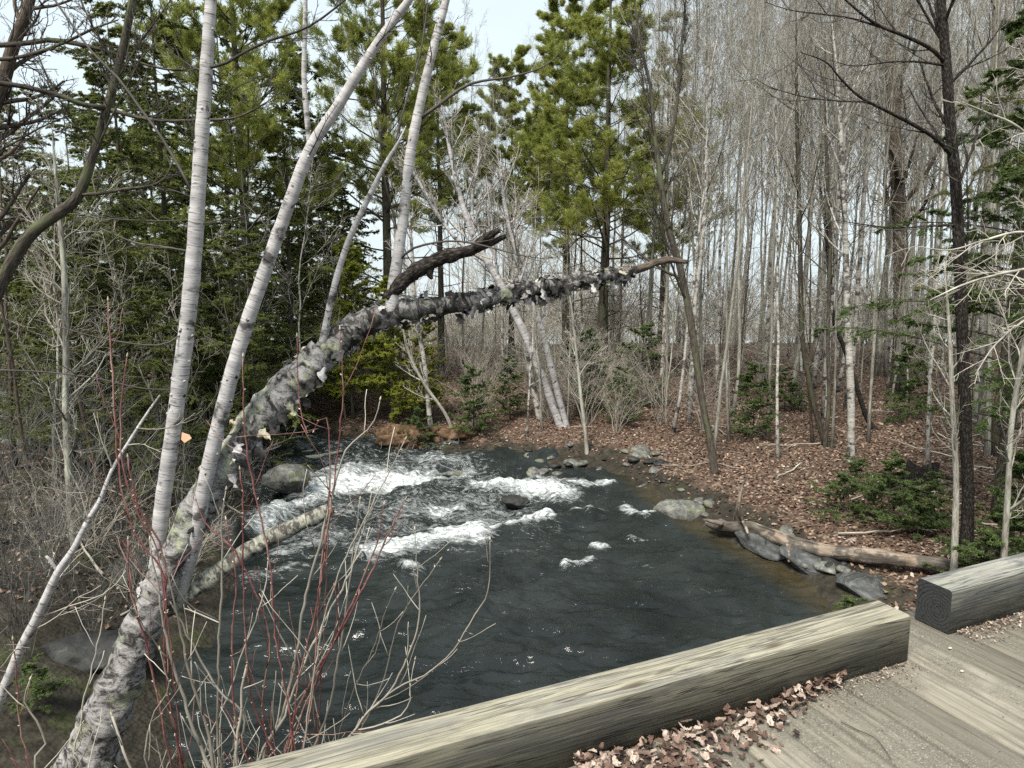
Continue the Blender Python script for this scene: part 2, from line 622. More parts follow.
gx = axis([(-500, -60, 40), (-60, -16, 1.2), (-16, -8, 0.25), (-8, 14, 0.09), (14, 30, 0.3), (30, 60, 1.2), (60, 521, 40)])
gy = axis([(-300, -20, 40), (-20, 3, 1.0), (3, 22, 0.09), (22, 45, 0.3), (45, 90, 1.2), (90, 700, 40)])
X, Y = np.meshgrid(gx, gy)
Z = ground_z(X, Y)
S = river_sd(X, Y)
nx, ny = len(gx), len(gy)


def grid_faces(nx, ny):
    i = np.arange(nx - 1)[None] + np.arange(ny - 1)[:, None] * nx
    return np.stack([i, i + 1, i + 1 + nx, i + nx], -1).reshape(-1, 4)


tg = Geo().add(np.stack([X, Y, Z], -1), grid_faces(nx, ny), rn=0.5)
left_soil = sstep(-3.0, -4.0, X) * sstep(17, 14, Y)
wet = np.clip(np.maximum(1 - S / 1.7, left_soil * (0.95 - 0.02 * np.maximum(S - 2, 0))), 0, 1)
ground = tg.build('ground', M['ground'], extra={'wet': wet.ravel()})
tag(ground, 'leaf covered forest floor and dark muddy river banks', 'ground', kind='structure')

# ------------------------------------------------------------------ river
FOAM = [  # (pixel polyline, half width in m, strength)
    ([(318, 492), (350, 484), (385, 481), (420, 479)], 0.55, 1.0),
    ([(300, 478), (340, 474), (380, 476)], 0.35, 0.75),
    ([(258, 527), (285, 515), (315, 506), (335, 498)], 0.22, 0.85),
    ([(285, 552), (310, 545), (345, 533)], 0.28, 0.6),
    ([(250, 580), (275, 572), (300, 566)], 0.2, 0.5),
    ([(372, 552), (400, 546), (440, 541), (474, 536)], 0.30, 1.0),
    ([(395, 515), (420, 508), (452, 512)], 0.45, 0.55),
    ([(360, 535), (390, 528), (430, 528)], 0.3, 0.55),
    ([(440, 536), (462, 537), (477, 541)], 0.22, 0.95),
    ([(485, 531), (510, 527), (546, 523)], 0.20, 0.95),
    ([(450, 515), (480, 518), (520, 520)], 0.38, 0.5),
    ([(436, 510), (455, 508)], 0.25, 0.85),
    ([(485, 488), (515, 489), (545, 491), (560, 494)], 0.34, 1.0),
    ([(500, 480), (530, 479), (560, 485)], 0.25, 0.7),
    ([(560, 486), (590, 487), (612, 484)], 0.14, 0.85),
    ([(578, 508), (590, 515), (602, 513)], 0.14, 0.75),
    ([(625, 510), (642, 517), (653, 516)], 0.13, 0.8),
    ([(640, 485), (655, 483)], 0.1, 0.5),
    ([(594, 545), (606, 545)], 0.09, 0.8),
    ([(566, 566), (580, 567), (590, 563)], 0.11, 0.85),
    ([(404, 565), (418, 572)], 0.12, 0.75),
    ([(440, 478), (455, 474), (472, 471)], 0.22, 0.7),
    ([(395, 492), (440, 489), (470, 492)], 0.3, 0.45),
    ([(628, 538), (646, 540)], 0.06, 0.55),
    ([(500, 556), (530, 553)], 0.08, 0.4),
]


def water_base(x, y):
    return 0.035 * np.maximum(y - 12.5, 0) + 0.03 * np.maximum(-x - 5, 0)


def PW(px, py):
    z = 0.0
    for _ in range(6):
        q = PZ(px, py, z)
        z = float(water_base(q[0], q[1]))
    return PZ(px, py, z)


wx = axis([(-26, -9, 0.2), (-9, -5.5, 0.07), (-5.5, 5.0, 0.035), (5.0, 8.2, 0.12)])
wy = axis([(-15, 5.5, 0.4), (5.5, 20, 0.035), (20, 25, 0.12)])
X, Y = np.meshgrid(wx, wy)
F = np.zeros_like(X)
for pl, hw, st in FOAM:
    q = np.array([PW(*p)[:2] for p in pl])
    d = np.full(X.shape, 9.0)
    for (x1, y1), (x2, y2) in zip(q[:-1], q[1:]):
        ex, ey = x2 - x1, y2 - y1
        t = np.clip(((X - x1) * ex + (Y - y1) * ey) / (ex * ex + ey * ey), 0, 1)
        d = np.minimum(d, np.hypot(X - x1 - t * ex, (Y - y1 - t * ey)))
    F = np.maximum(F, st * (1 - sstep(0.15, 1.75, d / (hw * (1.3 if hw > .2 else 1.0)))))
ups = sstep(-6.0, -8.0, X) * 0.55
F = np.maximum(F, ups)
zone = sstep(11.0, 12.6, Y) * sstep(1.6, -.6, X + .25 * (Y - 14)) * (.6 + .8 * fbm(v3(X * .9, Y * 1.6), 3, 77))
F = np.clip(np.maximum(F, 0.60 * zone), 0, 1.1)
rap = np.clip(sstep(11.2, 14.0, Y) * sstep(3.0, 0.5, X) + 0.0, 0, 1)
pw = v3(X, Y)
ca, sa = math.cos(0.9), math.sin(0.9)
q1 = v3((X * ca + Y * sa) * 1.6, (-X * sa + Y * ca) * 3.0)
Zw = water_base(X, Y) + (0.035 + 0.15 * rap) * fbm(q1, 4, 21) + 0.10 * fbm(v3(X * 1.7 + .6 * Y, Y * 3.4 - .4 * X), 4, 22) + 0.060 * fbm(v3(X * 3.6 - Y * 1.2, Y * 7.0), 3, 24)
Zw += 0.16 * F * (0.6 + 0.8 * fbm(pw * 3.2, 3, 23)) + 0.05 * F * fbm(pw * 13, 3, 29)
Zw += 0.13 * rap * np.sin((Y * 2.6 - X * 0.9) + 2.0 * fbm(pw * 0.7, 3, 25))
SW = river_sd(X, Y)
keep = (SW < 0.9)
fc = grid_faces(len(wx), len(wy))
fc = fc[keep.ravel()[fc].any(1)]
shallow = np.clip(1 + SW / 0.9, 0, 1) * sstep(1.5, 3.5, X)
wg = Geo().add(np.stack([X, Y, Zw], -1), fc, rn=0.5)
water = wg.build('river', M['water'], extra={'foam': F.ravel(), 'shallow': shallow.ravel()})
tag(water, 'dark river with white rapids flowing towards the bridge', 'river', kind='structure')

# ------------------------------------------------------------------ bridge deck and curb timbers
BD = np.array([0.9153, 0.4027])           # along the bridge
BN = np.array([-0.4027, 0.9153])          # across, towards the river
DZ = 3.1
B1 = np.array([1.675, 2.762])           # near corner of the long timber's end, at deck level


def bridge_pt(u, v, z):
    return np.array([*(B1 + BD * u + BN * v), z])


def timber_geo(u0, u1, v0, v1, z0, z1, seed):
    """squared log with slightly worn, wavy arrises"""
    n = max(2, int((u1 - u0) / 0.03))
    us = np.linspace(u0, u1, n)
    b = 0.012
    prof = [(v0, z0), (v0, z1 - b), (v0 + b * .35, z1 - b * .3), (v0 + b, z1)]
    for i in range(1, 6):
        prof.append((v0 + b + (v1 - v0 - 2 * b) * i / 6, z1))
    prof += [(v1 - b, z1), (v1 - b * .3, z1 - b * .35), (v1, z1 - b), (v1, z0)]
    prof = np.array(prof)
    k = len(prof)
    V = np.empty((n, k, 3))
    TC = np.empty((n, k, 3))
    for i, uu in enumerate(us):
        pv, pz = prof[:, 0].copy(), prof[:, 1].copy()
        nz = fbm(np.stack([np.full(k, uu * 1.7), pv * 6, pz * 6], 1), 4, seed)
        n2 = fbm(np.stack([np.full(k, uu * 9), pv * 60, pz * 60], 1), 3, seed + 3)
        top = (pz > z0 + .02)
        pz = pz + top * (0.003 * nz + 0.002 * n2)
        pv = pv + top * (0.003 * nz)
        V[i, :, :2] = B1 + BD * uu + BN * pv[:, None]
        V[i, :, 2] = pz
        TC[i] = np.stack([np.full(k, uu), prof[:, 0] - v0 - .06, prof[:, 1] - z0 - .085], 1)
    i = (np.arange(n - 1) * k)[:, None]
    j = np.arange(k)[None]
    j2 = (j + 1) % k
    q = np.stack([i + j, i + j2, i + k + j2, i + k + j], -1).reshape(-1, 4)
    g_ = Geo()
    g_.add(V, q, TC)
    for r_, rev in ((0, False), (n - 1, True)):
        f = np.arange(k)[None] if not rev else np.arange(k)[::-1][None]
        tce = TC[r_].copy()
        tce[:, 0] *= 1
        g_.add(V[r_], f, tce)
    return g_


tm = timber('weathered_timber', (0.228, 0.214, 0.172), (0.145, 0.14, 0.13))
tm2 = timber('grey_timber', (0.21, 0.205, 0.18), (0.10, 0.10, 0.10))


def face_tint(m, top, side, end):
    """tint by face direction: paler on top, darker on the sides, black end grain (by the timber's own shape)"""
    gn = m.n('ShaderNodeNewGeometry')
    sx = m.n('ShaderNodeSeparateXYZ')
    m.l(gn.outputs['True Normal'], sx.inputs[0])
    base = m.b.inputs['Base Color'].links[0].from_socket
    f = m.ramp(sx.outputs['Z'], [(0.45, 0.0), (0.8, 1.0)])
    c = m.mix(1.0, base, m.mix(f, side, top), 'MULTIPLY')  # top faces scaled up, side faces scaled down
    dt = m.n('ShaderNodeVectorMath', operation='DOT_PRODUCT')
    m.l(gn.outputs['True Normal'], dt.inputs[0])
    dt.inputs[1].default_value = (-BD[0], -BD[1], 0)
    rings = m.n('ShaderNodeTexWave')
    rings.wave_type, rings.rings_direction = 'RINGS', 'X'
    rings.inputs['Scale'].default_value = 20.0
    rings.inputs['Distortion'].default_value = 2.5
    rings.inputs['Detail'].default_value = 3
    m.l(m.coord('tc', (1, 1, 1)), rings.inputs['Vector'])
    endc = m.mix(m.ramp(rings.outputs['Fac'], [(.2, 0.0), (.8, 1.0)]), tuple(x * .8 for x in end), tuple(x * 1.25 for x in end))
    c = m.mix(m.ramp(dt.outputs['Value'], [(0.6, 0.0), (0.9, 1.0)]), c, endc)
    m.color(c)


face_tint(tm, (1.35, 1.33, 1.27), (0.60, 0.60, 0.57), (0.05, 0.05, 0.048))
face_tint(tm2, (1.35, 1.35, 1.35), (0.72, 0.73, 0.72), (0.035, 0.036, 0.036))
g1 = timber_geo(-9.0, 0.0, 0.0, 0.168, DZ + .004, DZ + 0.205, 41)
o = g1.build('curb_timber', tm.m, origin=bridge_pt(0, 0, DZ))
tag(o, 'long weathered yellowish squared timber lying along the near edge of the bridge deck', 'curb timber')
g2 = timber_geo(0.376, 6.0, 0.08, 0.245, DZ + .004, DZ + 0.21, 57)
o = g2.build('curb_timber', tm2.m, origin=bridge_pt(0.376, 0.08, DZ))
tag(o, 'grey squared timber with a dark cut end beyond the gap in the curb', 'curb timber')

dk = MB('deck_planks', 0.85, 0.2)
gr = dk.noise(dk.coord('tc', (2.2, 40, 40)), 1.0, 6, 0.7, 0.5)
spk = dk.noise(dk.coord('object', (1, 1, 1)), 160.0, 2, 0.6)
dirt = dk.noise(dk.coord('object', (1, 1, 1)), 3.2, 6, 0.65)
c = dk.ramp(gr, [(0.33, (0.12, 0.106, 0.082)), (0.5, (0.235, 0.213, 0.170)), (0.7, (0.315, 0.29, 0.24))])
c = dk.mix(1.0, c, dk.ramp(dk.fac('rnd'), [(0, 0.58), (1, 1.12)]), 'MULTIPLY')
c = dk.mix(dk.ramp(dirt, [(0.42, 0.0), (0.58, 0.8)]), c, dk.ramp(spk, [(0.35, (0.095, 0.088, 0.075)), (0.62, (0.18, 0.165, 0.135)), (0.68, (0.38, 0.35, 0.29))]))
dk.color(c).bump(dk.mix(0.5, gr, spk), 0.55, 0.008)
deck = Geo()
u = -9.2
while u < 7.0:
    wd = 0.20 + rng.random() * 0.03
    nv = 40
    vs = np.linspace(-4.2, 0.32, nv)
    pr = [(0.0, -0.07), (0.0, -0.012), (0.006, -0.002), (0.03, 0.0), (wd / 2, 0.0015), (wd - 0.034, 0.0), (wd - 0.010, -0.002), (wd - 0.004, -0.012), (wd - 0.004, -0.07)]
    pr = np.array(pr)
    V = np.empty((nv, len(pr), 3))
    TC = np.empty_like(V)
    h = rng.normal() * 0.004
    off = rng.random() * 30
    for i, vv in enumerate(vs):
        V[i, :, :2] = B1 + BD * (u + pr[:, :1]) + BN * vv
        V[i, :, 2] = DZ + pr[:, 1] + h + 0.003 * fbm(np.stack([np.full(len(pr), off), pr[:, 0] * 12, np.full(len(pr), vv * 3)], 1), 3, 5)
        TC[i] = np.stack([np.full(len(pr), vv + off), pr[:, 0] + off, pr[:, 1]], 1)
    k = len(pr)
    i = (np.arange(nv - 1) * k)[:, None]
    j = np.arange(k - 1)[None]
    q = np.stack([i + j, i + k + j, i + k + j + 1, i + j + 1], -1).reshape(-1, 4)
    deck.add(V, [q, np.arange(k)[None], (np.arange(k)[::-1] + (nv - 1) * k)[None]], TC)
    u += wd
# stringers and the dirt-filled bed below the planks
for v0 in (-3.8, -2.0, -0.1):
    q = [bridge_pt(a_, v0 + b_, z_) for a_ in (-9.2, 7.0) for b_ in (0, .3) for z_ in (DZ - .45, DZ - .075)]
    deck.add(np.array(q), np.array([(0, 1, 3, 2), (4, 6, 7, 5), (0, 4, 5, 1), (2, 3, 7, 6), (1, 5, 7, 3), (0, 2, 6, 4)]), rn=0.1)
q = [bridge_pt(a_, b_, DZ - .03) for a_, b_ in ((-9.2, -4.2), (7.0, -4.2), (7.0, .3), (-9.2, .3))]
deck.add(np.array(q), np.array([(0, 1, 2, 3)]), rn=0.05)
tag(deck.build('bridge_deck', dk.m), 'weathered plank bridge deck dusted with grit', 'bridge deck', kind='structure')
#PART2

# ------------------------------------------------------------------ growing wood
def perp(T):
    r = rng.normal(size=T.shape)
    return unit(r - (r * T).sum(-1, keepdims=True) * T)


def sprout(pts, rad, n, t0, t1, ang, ln, npts=4, rr=0.5, rmin=0.003, up=0.2, wob=0.15, fall=0.6, flat=0.0, sd=0.25):
    """n side shoots on every polyline in pts (B,N,3); ln is a share of the parent's length"""
    B, N, _ = pts.shape
    t = t0 + (t1 - t0) * ((np.arange(n)[None] + rng.random((B, n))) / n)
    x = t * (N - 1)
    i = np.clip(x.astype(int), 0, N - 2)
    f = (x - i)[..., None]
    bi = np.arange(B)[:, None]
    p0 = pts[bi, i] * (1 - f) + pts[bi, i + 1] * f
    T = unit(pts[bi, i + 1] - pts[bi, i])
    r0 = rad[bi, i] * (1 - f[..., 0]) + rad[bi, i + 1] * f[..., 0]
    plen = np.linalg.norm(np.diff(pts, axis=1), axis=2).sum(1)[:, None]
    l = ln * plen * (1 - fall * (t - t0) / max(t1 - t0, 1e-6)) * (0.55 + 0.75 * rng.random((B, n)))
    pr = perp(T)
    if flat:
        pr[..., 2] *= (1 - flat)
        pr = unit(pr)
    a_ = ang + sd * rng.normal(size=(B, n))
    d = np.cos(a_)[..., None] * T + np.sin(a_)[..., None] * pr
    d, p, l = d.reshape(-1, 3), p0.reshape(-1, 3), l.reshape(-1)
    out = [p]
    for k in range(npts - 1):
        out.append(out[-1] + unit(d) * (l / (npts - 1))[:, None])
        d = unit(d) + np.array([0, 0, up]) / (npts - 1) * 2 + wob * rng.normal(size=d.shape)
    c = np.stack(out, 1)
    rs = np.maximum(r0.reshape(-1) * rr, rmin)
    taper = np.linspace(1, 0.35, npts)[None]
    return c, np.maximum(rs[:, None] * taper, rmin * 0.8)


def trunk_line(H, r0, bend=0.02, n=16, lean=(0, 0), tip=0.06, sweep=0.0):
    z = np.linspace(0, 1, n)
    o = np.cumsum(rng.normal(size=(n, 2)) * bend * H / n * 2.0, 0)
    o -= o[0]
    ph = rng.random() * 6.28
    xy = o + np.outer(z, lean) * H + sweep * np.outer(np.sin(z * 3.1), (math.cos(ph), math.sin(ph)))
    p = np.concatenate([xy, (z * H)[:, None] - 0.25 * (z[:, None] == 0)], 1)
    r = r0 * (1 - (1 - tip) * z ** 0.85) * (1 + 0.35 * np.exp(-z * H / 0.25))
    return p, r


def bare_tree(H, r0, nb, first=0.3, ang=0.65, ln=0.33, n2=8, n3=6, n4=0, up=0.35, bend=0.02, rmin=0.0030, lean=(0, 0), fork=0):
    tr, cr = Geo(), Geo()
    p, r = trunk_line(H, r0, bend, lean=lean, sweep=0.15)
    stems, rads = [p], [r]
    for _ in range(fork):
        k = rng.integers(5, 9)
        c, q = sprout(p[None, :], r[None], 1, k / 15, k / 15 + .01, 0.3, 0.62, 10, 0.75, 0.012, 0.3, 0.05)
        tr.tubes(c, q, 7, cap=False)
        stems.append(catmull(np.hstack([c[0], q[0][:, None]]), 16)[:, :3])
        rads.append(np.interp(np.linspace(0, 1, 16), np.linspace(0, 1, 10), q[0]))
    tr.tubes(p, r, 9, rough=0.12)
    b1, q1 = sprout(np.array(stems), np.array(rads), nb, first, 0.98, ang, ln, 8, 0.42, rmin * 1.6, up, 0.10, 0.72)
    tr.tubes(b1, q1, 4, cap=False)
    b2, q2 = sprout(b1, q1, n2, 0.15, 1.0, 0.7, 0.45, 5, 0.6, rmin * 1.15, up, 0.14, 0.55)
    cr.tubes(b2, q2, 3, cap=False)
    b3, q3 = sprout(b2, q2, n3, 0.15, 1.0, 0.75, 0.5, 4, 0.7, rmin, up * .8, 0.16, 0.5)
    cr.tubes(b3, q3, 3, cap=False)
    if n4:
        b4, q4 = sprout(b3, q3, n4, 0.2, 1.0, 0.8, 0.5, 3, 0.8, rmin * .85, up * .5, 0.15, 0.4)
        cr.tubes(b4, q4, 3, cap=False)
    return tr, cr


def shrub(nst, H, spread, n2=6, n3=4, rmin=0.0026, r0=0.010, arch=-0.25):
    """many arching stems from one root"""
    st = []
    for _ in range(nst):
        az = rng.random() * 6.28
        sp = spread * (0.25 + 0.75 * rng.random())
        h = H * (0.6 + 0.5 * rng.random())
        z = np.linspace(0, 1, 9)
        d = np.array([math.cos(az), math.sin(az)])
        w_ = np.cumsum(rng.normal(size=(9, 2)) * 0.02 * H, 0)
        xy = np.outer(z ** 1.4, d) * sp + w_ + d * 0.06
        st.append(np.concatenate([xy, (z * (1 + arch * z * sp))[:, None] * h], 1))
    p = np.array(st)
    r = np.maximum(r0 * (1 - .75 * np.linspace(0, 1, 9))[None] * (0.6 + .6 * rng.random((nst, 1))), rmin)
    stem, tw = Geo(), Geo()
    stem.tubes(p, r, 5, cap=False)
    b2, q2 = sprout(p, r, n2, 0.2, 1.0, 0.7, 0.32, 5, 0.65, rmin, 0.15, 0.15, 0.5)
    tw.tubes(b2, q2, 3, cap=False)
    b3, q3 = sprout(b2, q2, n3, 0.15, 1.0, 0.7, 0.5, 4, 0.8, rmin * .8, 0.1, 0.15, 0.4)
    tw.tubes(b3, q3, 3, cap=False)
    return stem, tw


def pine(H, r0, nb, first, ln, dens=10, nlen=0.13, nw=0.016, n2=7, n3=5, up=0.25, lean=(0, 0), dead=8):
    tr, cr = Geo(), Geo()
    p, r = trunk_line(H, r0, 0.008, lean=lean)
    tr.tubes(p, r, 9, rough=0.12)
    if dead:
        db, dq = sprout(p[None], r[None], dead, 0.12, first, 1.4, 0.13, 6, 0.22, 0.006, -0.1, 0.12, 0.2)
        tr.tubes(db, dq, 4, cap=False)
        d2, e2 = sprout(db, dq, 4, 0.3, 1.0, 0.8, 0.4, 4, 0.6, 0.004, 0, 0.2)
        tr.tubes(d2, e2, 3, cap=False)
    b1, q1 = sprout(p[None], r[None], nb, first, 0.99, 1.25, ln, 7, 0.3, 0.008, up, 0.06, 0.8, sd=0.18)
    tr.tubes(b1, q1, 4, cap=False)
    b2, q2 = sprout(b1, q1, n2, 0.3, 1.0, 0.75, 0.36, 5, 0.55, 0.004, up, 0.1, 0.45, flat=0.65)
    tr.tubes(b2, q2, 3, cap=False)
    b3, q3 = sprout(b2, q2, n3, 0.25, 1.0, 0.6, 0.42, 3, 0.7, 0.003, up * 1.5, 0.1, 0.4, flat=0.4)
    for b in (b2[:, 2:], b3[:, 1:]):
        T = np.gradient(b, axis=1).reshape(-1, 3)
        cr.needles(b.reshape(-1, 3), T + np.array([0, 0, .02]), dens, nlen, nw, 0.9)
    return tr, cr


def hemlock(H, r0, nb, first, ln, dens=5, nlen=0.06, nw=0.022, n2=11, n3=8, up=-0.22, lean=(0, 0), dead=10, fall=0.75):
    tr, cr = Geo(), Geo()
    p, r = trunk_line(H, r0, 0.006, lean=lean)
    tr.tubes(p, r, 9, rough=0.1)
    if dead:
        db, dq = sprout(p[None], r[None], dead, 0.06, max(first, .1), 1.45, 0.10, 6, 0.2, 0.005, -0.2, 0.12, 0.2)
        tr.tubes(db, dq, 4, cap=False)
        d2, e2 = sprout(db, dq, 6, 0.2, 1.0, 0.8, 0.4, 4, 0.6, 0.003, 0, 0.2)
        tr.tubes(d2, e2, 3, cap=False)
    b1, q1 = sprout(p[None], r[None], nb, first, 0.995, 1.35, ln, 8, 0.25, 0.006, up, 0.05, fall, sd=0.15)
    tr.tubes(b1, q1, 4, cap=False)
    b2, q2 = sprout(b1, q1, n2, 0.15, 1.0, 0.85, 0.34, 5, 0.5, 0.003, up * .8, 0.07, 0.7, flat=0.85)
    tr.tubes(b2, q2, 3, cap=False)
    b3, q3 = sprout(b2, q2, n3, 0.1, 1.0, 0.75, 0.36, 4, 0.6, 0.002, up * .6, 0.08, 0.5, flat=0.8)
    for b in (b2[:, 1:], b3):
        T = np.gradient(b, axis=1).reshape(-1, 3)
        cr.needles(b.reshape(-1, 3), T, dens, nlen, nw, 1.0, flat=0.75)
    return tr, cr


def place(kind, proto_store, make, loc, rz, s, label, cat, group, mats, parts=('trunk', 'crown'), tilt=(0, 0)):
    """first use links the thing itself, later uses copy it and its parts"""
    if proto_store.get(kind) is None:
        ga, gb = make
        root = thing(kind[0], loc, label, cat, group, rz)
        ga.build(parts[0], mats[0], root)
        gb.build(parts[1], mats[1], root)
        root.scale = s if hasattr(s, '__len__') else (s, s, s)
        root.rotation_euler = (tilt[0], tilt[1], rz)
        proto_store[kind] = root
        return root
    return copy_tree(proto_store[kind], loc, rz, s, label, group, tilt)


STORE = {}
GEO = {}


def put(name, var, x, y, s, label, cat, group=None, rz=None, tilt=(0, 0), dz=0.0):
    ga, gb, ma, mb, parts = GEO[(name, var)]
    z = float(ground_z(x, y)) + dz
    return place((name, var), STORE, (ga, gb), (x, y, z), rng.random() * 6.28 if rz is None else rz, s, label, cat, group, (ma, mb), parts, tilt)


def reg(name, var, geos, ma, mb, parts=('trunk', 'crown')):
    GEO[(name, var)] = (geos[0], geos[1], M[ma], M[mb], parts)


# kinds of wood
for i in range(7):
    reg('bare_tree', i, bare_tree(16.5 + rng.random() * 4, 0.05 + 0.052 * rng.random(), 22, 0.26 + .2 * rng.random(), 0.5, 0.27, 7, 6, 2, fork=i % 3), ('pale_bark', 'grey_bark', 'spotted_bark', 'grey_bark', 'pale_bark', 'grey_bark', 'spotted_bark')[i], 'grey_twig')
for i in range(3):
    reg('spotted_tree', i, bare_tree(13 + rng.random() * 3, 0.05 + 0.025 * rng.random(), 24, 0.3, 0.55, 0.26, 7, 6, 2, bend=0.03), 'spotted_bark', 'grey_twig')
for i in range(5):
    reg('bare_sapling', i, bare_tree(5.5 + 3 * rng.random(), 0.025 + 0.018 * rng.random(), 20, 0.18, 0.8, 0.28, 7, 5, bend=0.03, up=0.2, rmin=0.003), ('grey_bark', 'pale_bark', 'spotted_bark', 'brown_bark', 'grey_bark')[i], 'pale_twig' if i % 2 else 'grey_twig')
for i in range(4):
    reg('bare_shrub', i, shrub(16, 2.6, 1.6, 7, 5), ('grey_twig', 'tan_twig', 'pale_twig', 'grey_twig')[i], ('grey_twig', 'tan_twig', 'pale_twig', 'pale_twig')[i], ('stems', 'crown'))
for i in range(2):
    reg('bare_shrub', 4 + i, shrub(12, 2.6, 1.7, 6, 4), 'shade_twig', 'shade_twig', ('stems', 'crown'))
reg('pine_tree', 0, pine(18, 0.20, 84, 0.30, 0.19, 20, 0.15, 0.014, n2=8, n3=7), 'conifer_bark', 'pine')
reg('pine_tree', 1, pine(16, 0.17, 66, 0.40, 0.19, 20, 0.15, 0.014, n2=8, n3=7), 'conifer_bark', 'pine')
reg('hemlock_tree', 0, hemlock(13, 0.14, 74, 0.10, 0.27, dens=11, nlen=.055, nw=.019), 'conifer_bark', 'hemlock')
reg('hemlock_tree', 1, hemlock(10, 0.11, 66, 0.10, 0.29, dens=11, nlen=.055, nw=.019), 'conifer_bark', 'hemlock')
reg('hemlock_tree', 2, hemlock(12, 0.13, 50, 0.30, 0.24, dens=8, nlen=.05, nw=.018), 'conifer_bark', 'hemlock')
reg('cedar_tree', 0, hemlock(5.5, 0.07, 70, 0.06, 0.30, dens=6, nlen=.06, up=0.1, dead=4), 'conifer_bark', 'bright_needle')
reg('conifer_sapling', 0, hemlock(2.6, 0.03, 44, 0.05, 0.42, dens=5, nlen=.05, nw=.014, n2=9, n3=6, up=0.05, dead=0), 'conifer_bark', 'sapling_needle')
reg('conifer_sapling', 1, hemlock(1.7, 0.022, 36, 0.05, 0.62, dens=5, nlen=.045, nw=.013, n2=9, n3=6, up=-0.05, dead=0), 'conifer_bark', 'sapling_needle')


def at(px, y):
    """ground x for photo column px at distance y (taken near eye level of the far bank)"""
    return (px - 512) / FPX * y / (CP - SP * ((380 - 384) / FPX) * 0 + 0) * (CP + SP * (-0.05))


def gx_for(px, py, y):
    r = ray(px, py)
    return float(r[0] / r[1] * y)
#PART3

# ------------------------------------------------------------------ the big leaning birch (hero)
def pp(rows, n=None, step=0.05):
    c = np.array([[*P(px, py, d), r] for px, py, d, r in rows])
    L_ = np.linalg.norm(np.diff(c[:, :3], axis=0), axis=1).sum()
    o = catmull(c, n or max(6, int(L_ / step)))
    return o[:, :3], np.maximum(o[:, 3], 0.002)


birch_base = P(70, 800, 5.15)
birch_base[2] = ground_z(birch_base[0], birch_base[1])
big = thing('leaning_birch', birch_base, 'big old leaning birch with peeling bark reaching out over the rapids from the left bank', 'tree')
TRK = .9
TR = [(28, 880, 5.05, .36), (52, 825, 5.1, .31), (85, 768, 5.2, .25), (117, 690, 5.3, .185), (152, 605, 5.4, .15), (185, 535, 5.5, .145), (215, 480, 5.6, .145), (250, 430, 5.7, .155),
      (287, 390, 5.8, .165), (325, 352, 5.9, .16), (355, 328, 6.0, .15), (385, 315, 6.05, .135), (420, 308, 6.1, .105), (460, 303, 6.2, .10),
      (510, 294, 6.35, .098), (560, 284, 6.5, .092), (600, 277, 6.6, .085), (634, 270, 6.7, .075)]
tp, trd = pp(TR, step=0.02)
trd = trd * .9
KB = int(len(tp) * .62)
Geo().tubes(tp[:KB + 2], trd[:KB + 2], 40, rough=0.36, rs=6.0).build('trunk', M['old_birch'], big, birch_base)
Geo().tubes(tp[KB - 6:], trd[KB - 6:] * .86 * np.r_[np.linspace(.8, 1, 8), np.ones(len(tp) - KB - 2)], 32, rough=0.5, rs=9.0).build('limb', M['black_birch'], big, birch_base)
gs = Geo()
sp_, sr_ = pp([(622, 272, 6.66, .05), (642, 268, 6.7, .042), (655, 263, 6.74, .034), (668, 260, 6.77, .032), (687, 262, 6.8, .018)], step=.02)
gs.tubes(sp_, sr_, 12, rough=.35, rs=16)
gs.build('snag_tip', M['brown_bark'], big, birch_base)
gl = Geo()
lp, lr = pp([(388, 298, 6.02, .055), (402, 281, 6.0, .062), (420, 269, 6.0, .066), (445, 257, 6.0, .06), (470, 250, 6.0, .05), (490, 243, 6.0, .035), (506, 236, 6.0, .018)], step=.02)
gl.tubes(lp, lr, 14, rough=.5, rs=10)
lp, lr = pp([(476, 249, 6.0, .045), (486, 238, 5.98, .04), (499, 230, 5.96, .022)], step=.02)
gl.tubes(lp, lr, 10, rough=.5, rs=14)
lp, lr = pp([(428, 265, 6.0, .05), (430, 274, 5.98, .035), (432, 279, 5.97, .015)], step=.01)
gl.tubes(lp, lr, 8, rough=.5, rs=14)
tag(gl.build('dead_limb', M['dark_bark'], big, birch_base), 'dark broken dead limb')
gm = Geo()
mp_, mr = pp([(160, 612, 5.48, .075), (190, 592, 5.55, .074), (215, 575, 5.62, .074), (245, 553, 5.7, .07), (275, 535, 5.8, .068), (305, 522, 5.9, .066), (329, 511, 6.0, .06)], step=.025)
gm.tubes(mp_, mr, 24, rough=.4, rs=10)
ml = birch_bark('lichen_bark', (0.40, 0.40, 0.32), (0.19, 0.19, 0.165), 0.485, 2.6)
tag(gm.build('limb', ml, big, birch_base), 'lichen covered limb broken off above the rapids')
ge = Geo()
bp, br = pp([(327, 512, 5.99, .052), (331.5, 510, 6.01, .048)], n=4)
ge.tubes(bp, br, 12, rough=.5, rs=20)
em = MB('raw_wood', 0.85, 0.2)
em.color(em.ramp(em.noise(em.coord('object'), 60, 4), [(0.3, (0.20, 0.06, 0.03)), (0.7, (0.42, 0.16, 0.09))]))
ge.build('broken_end', em.m, big, birch_base)

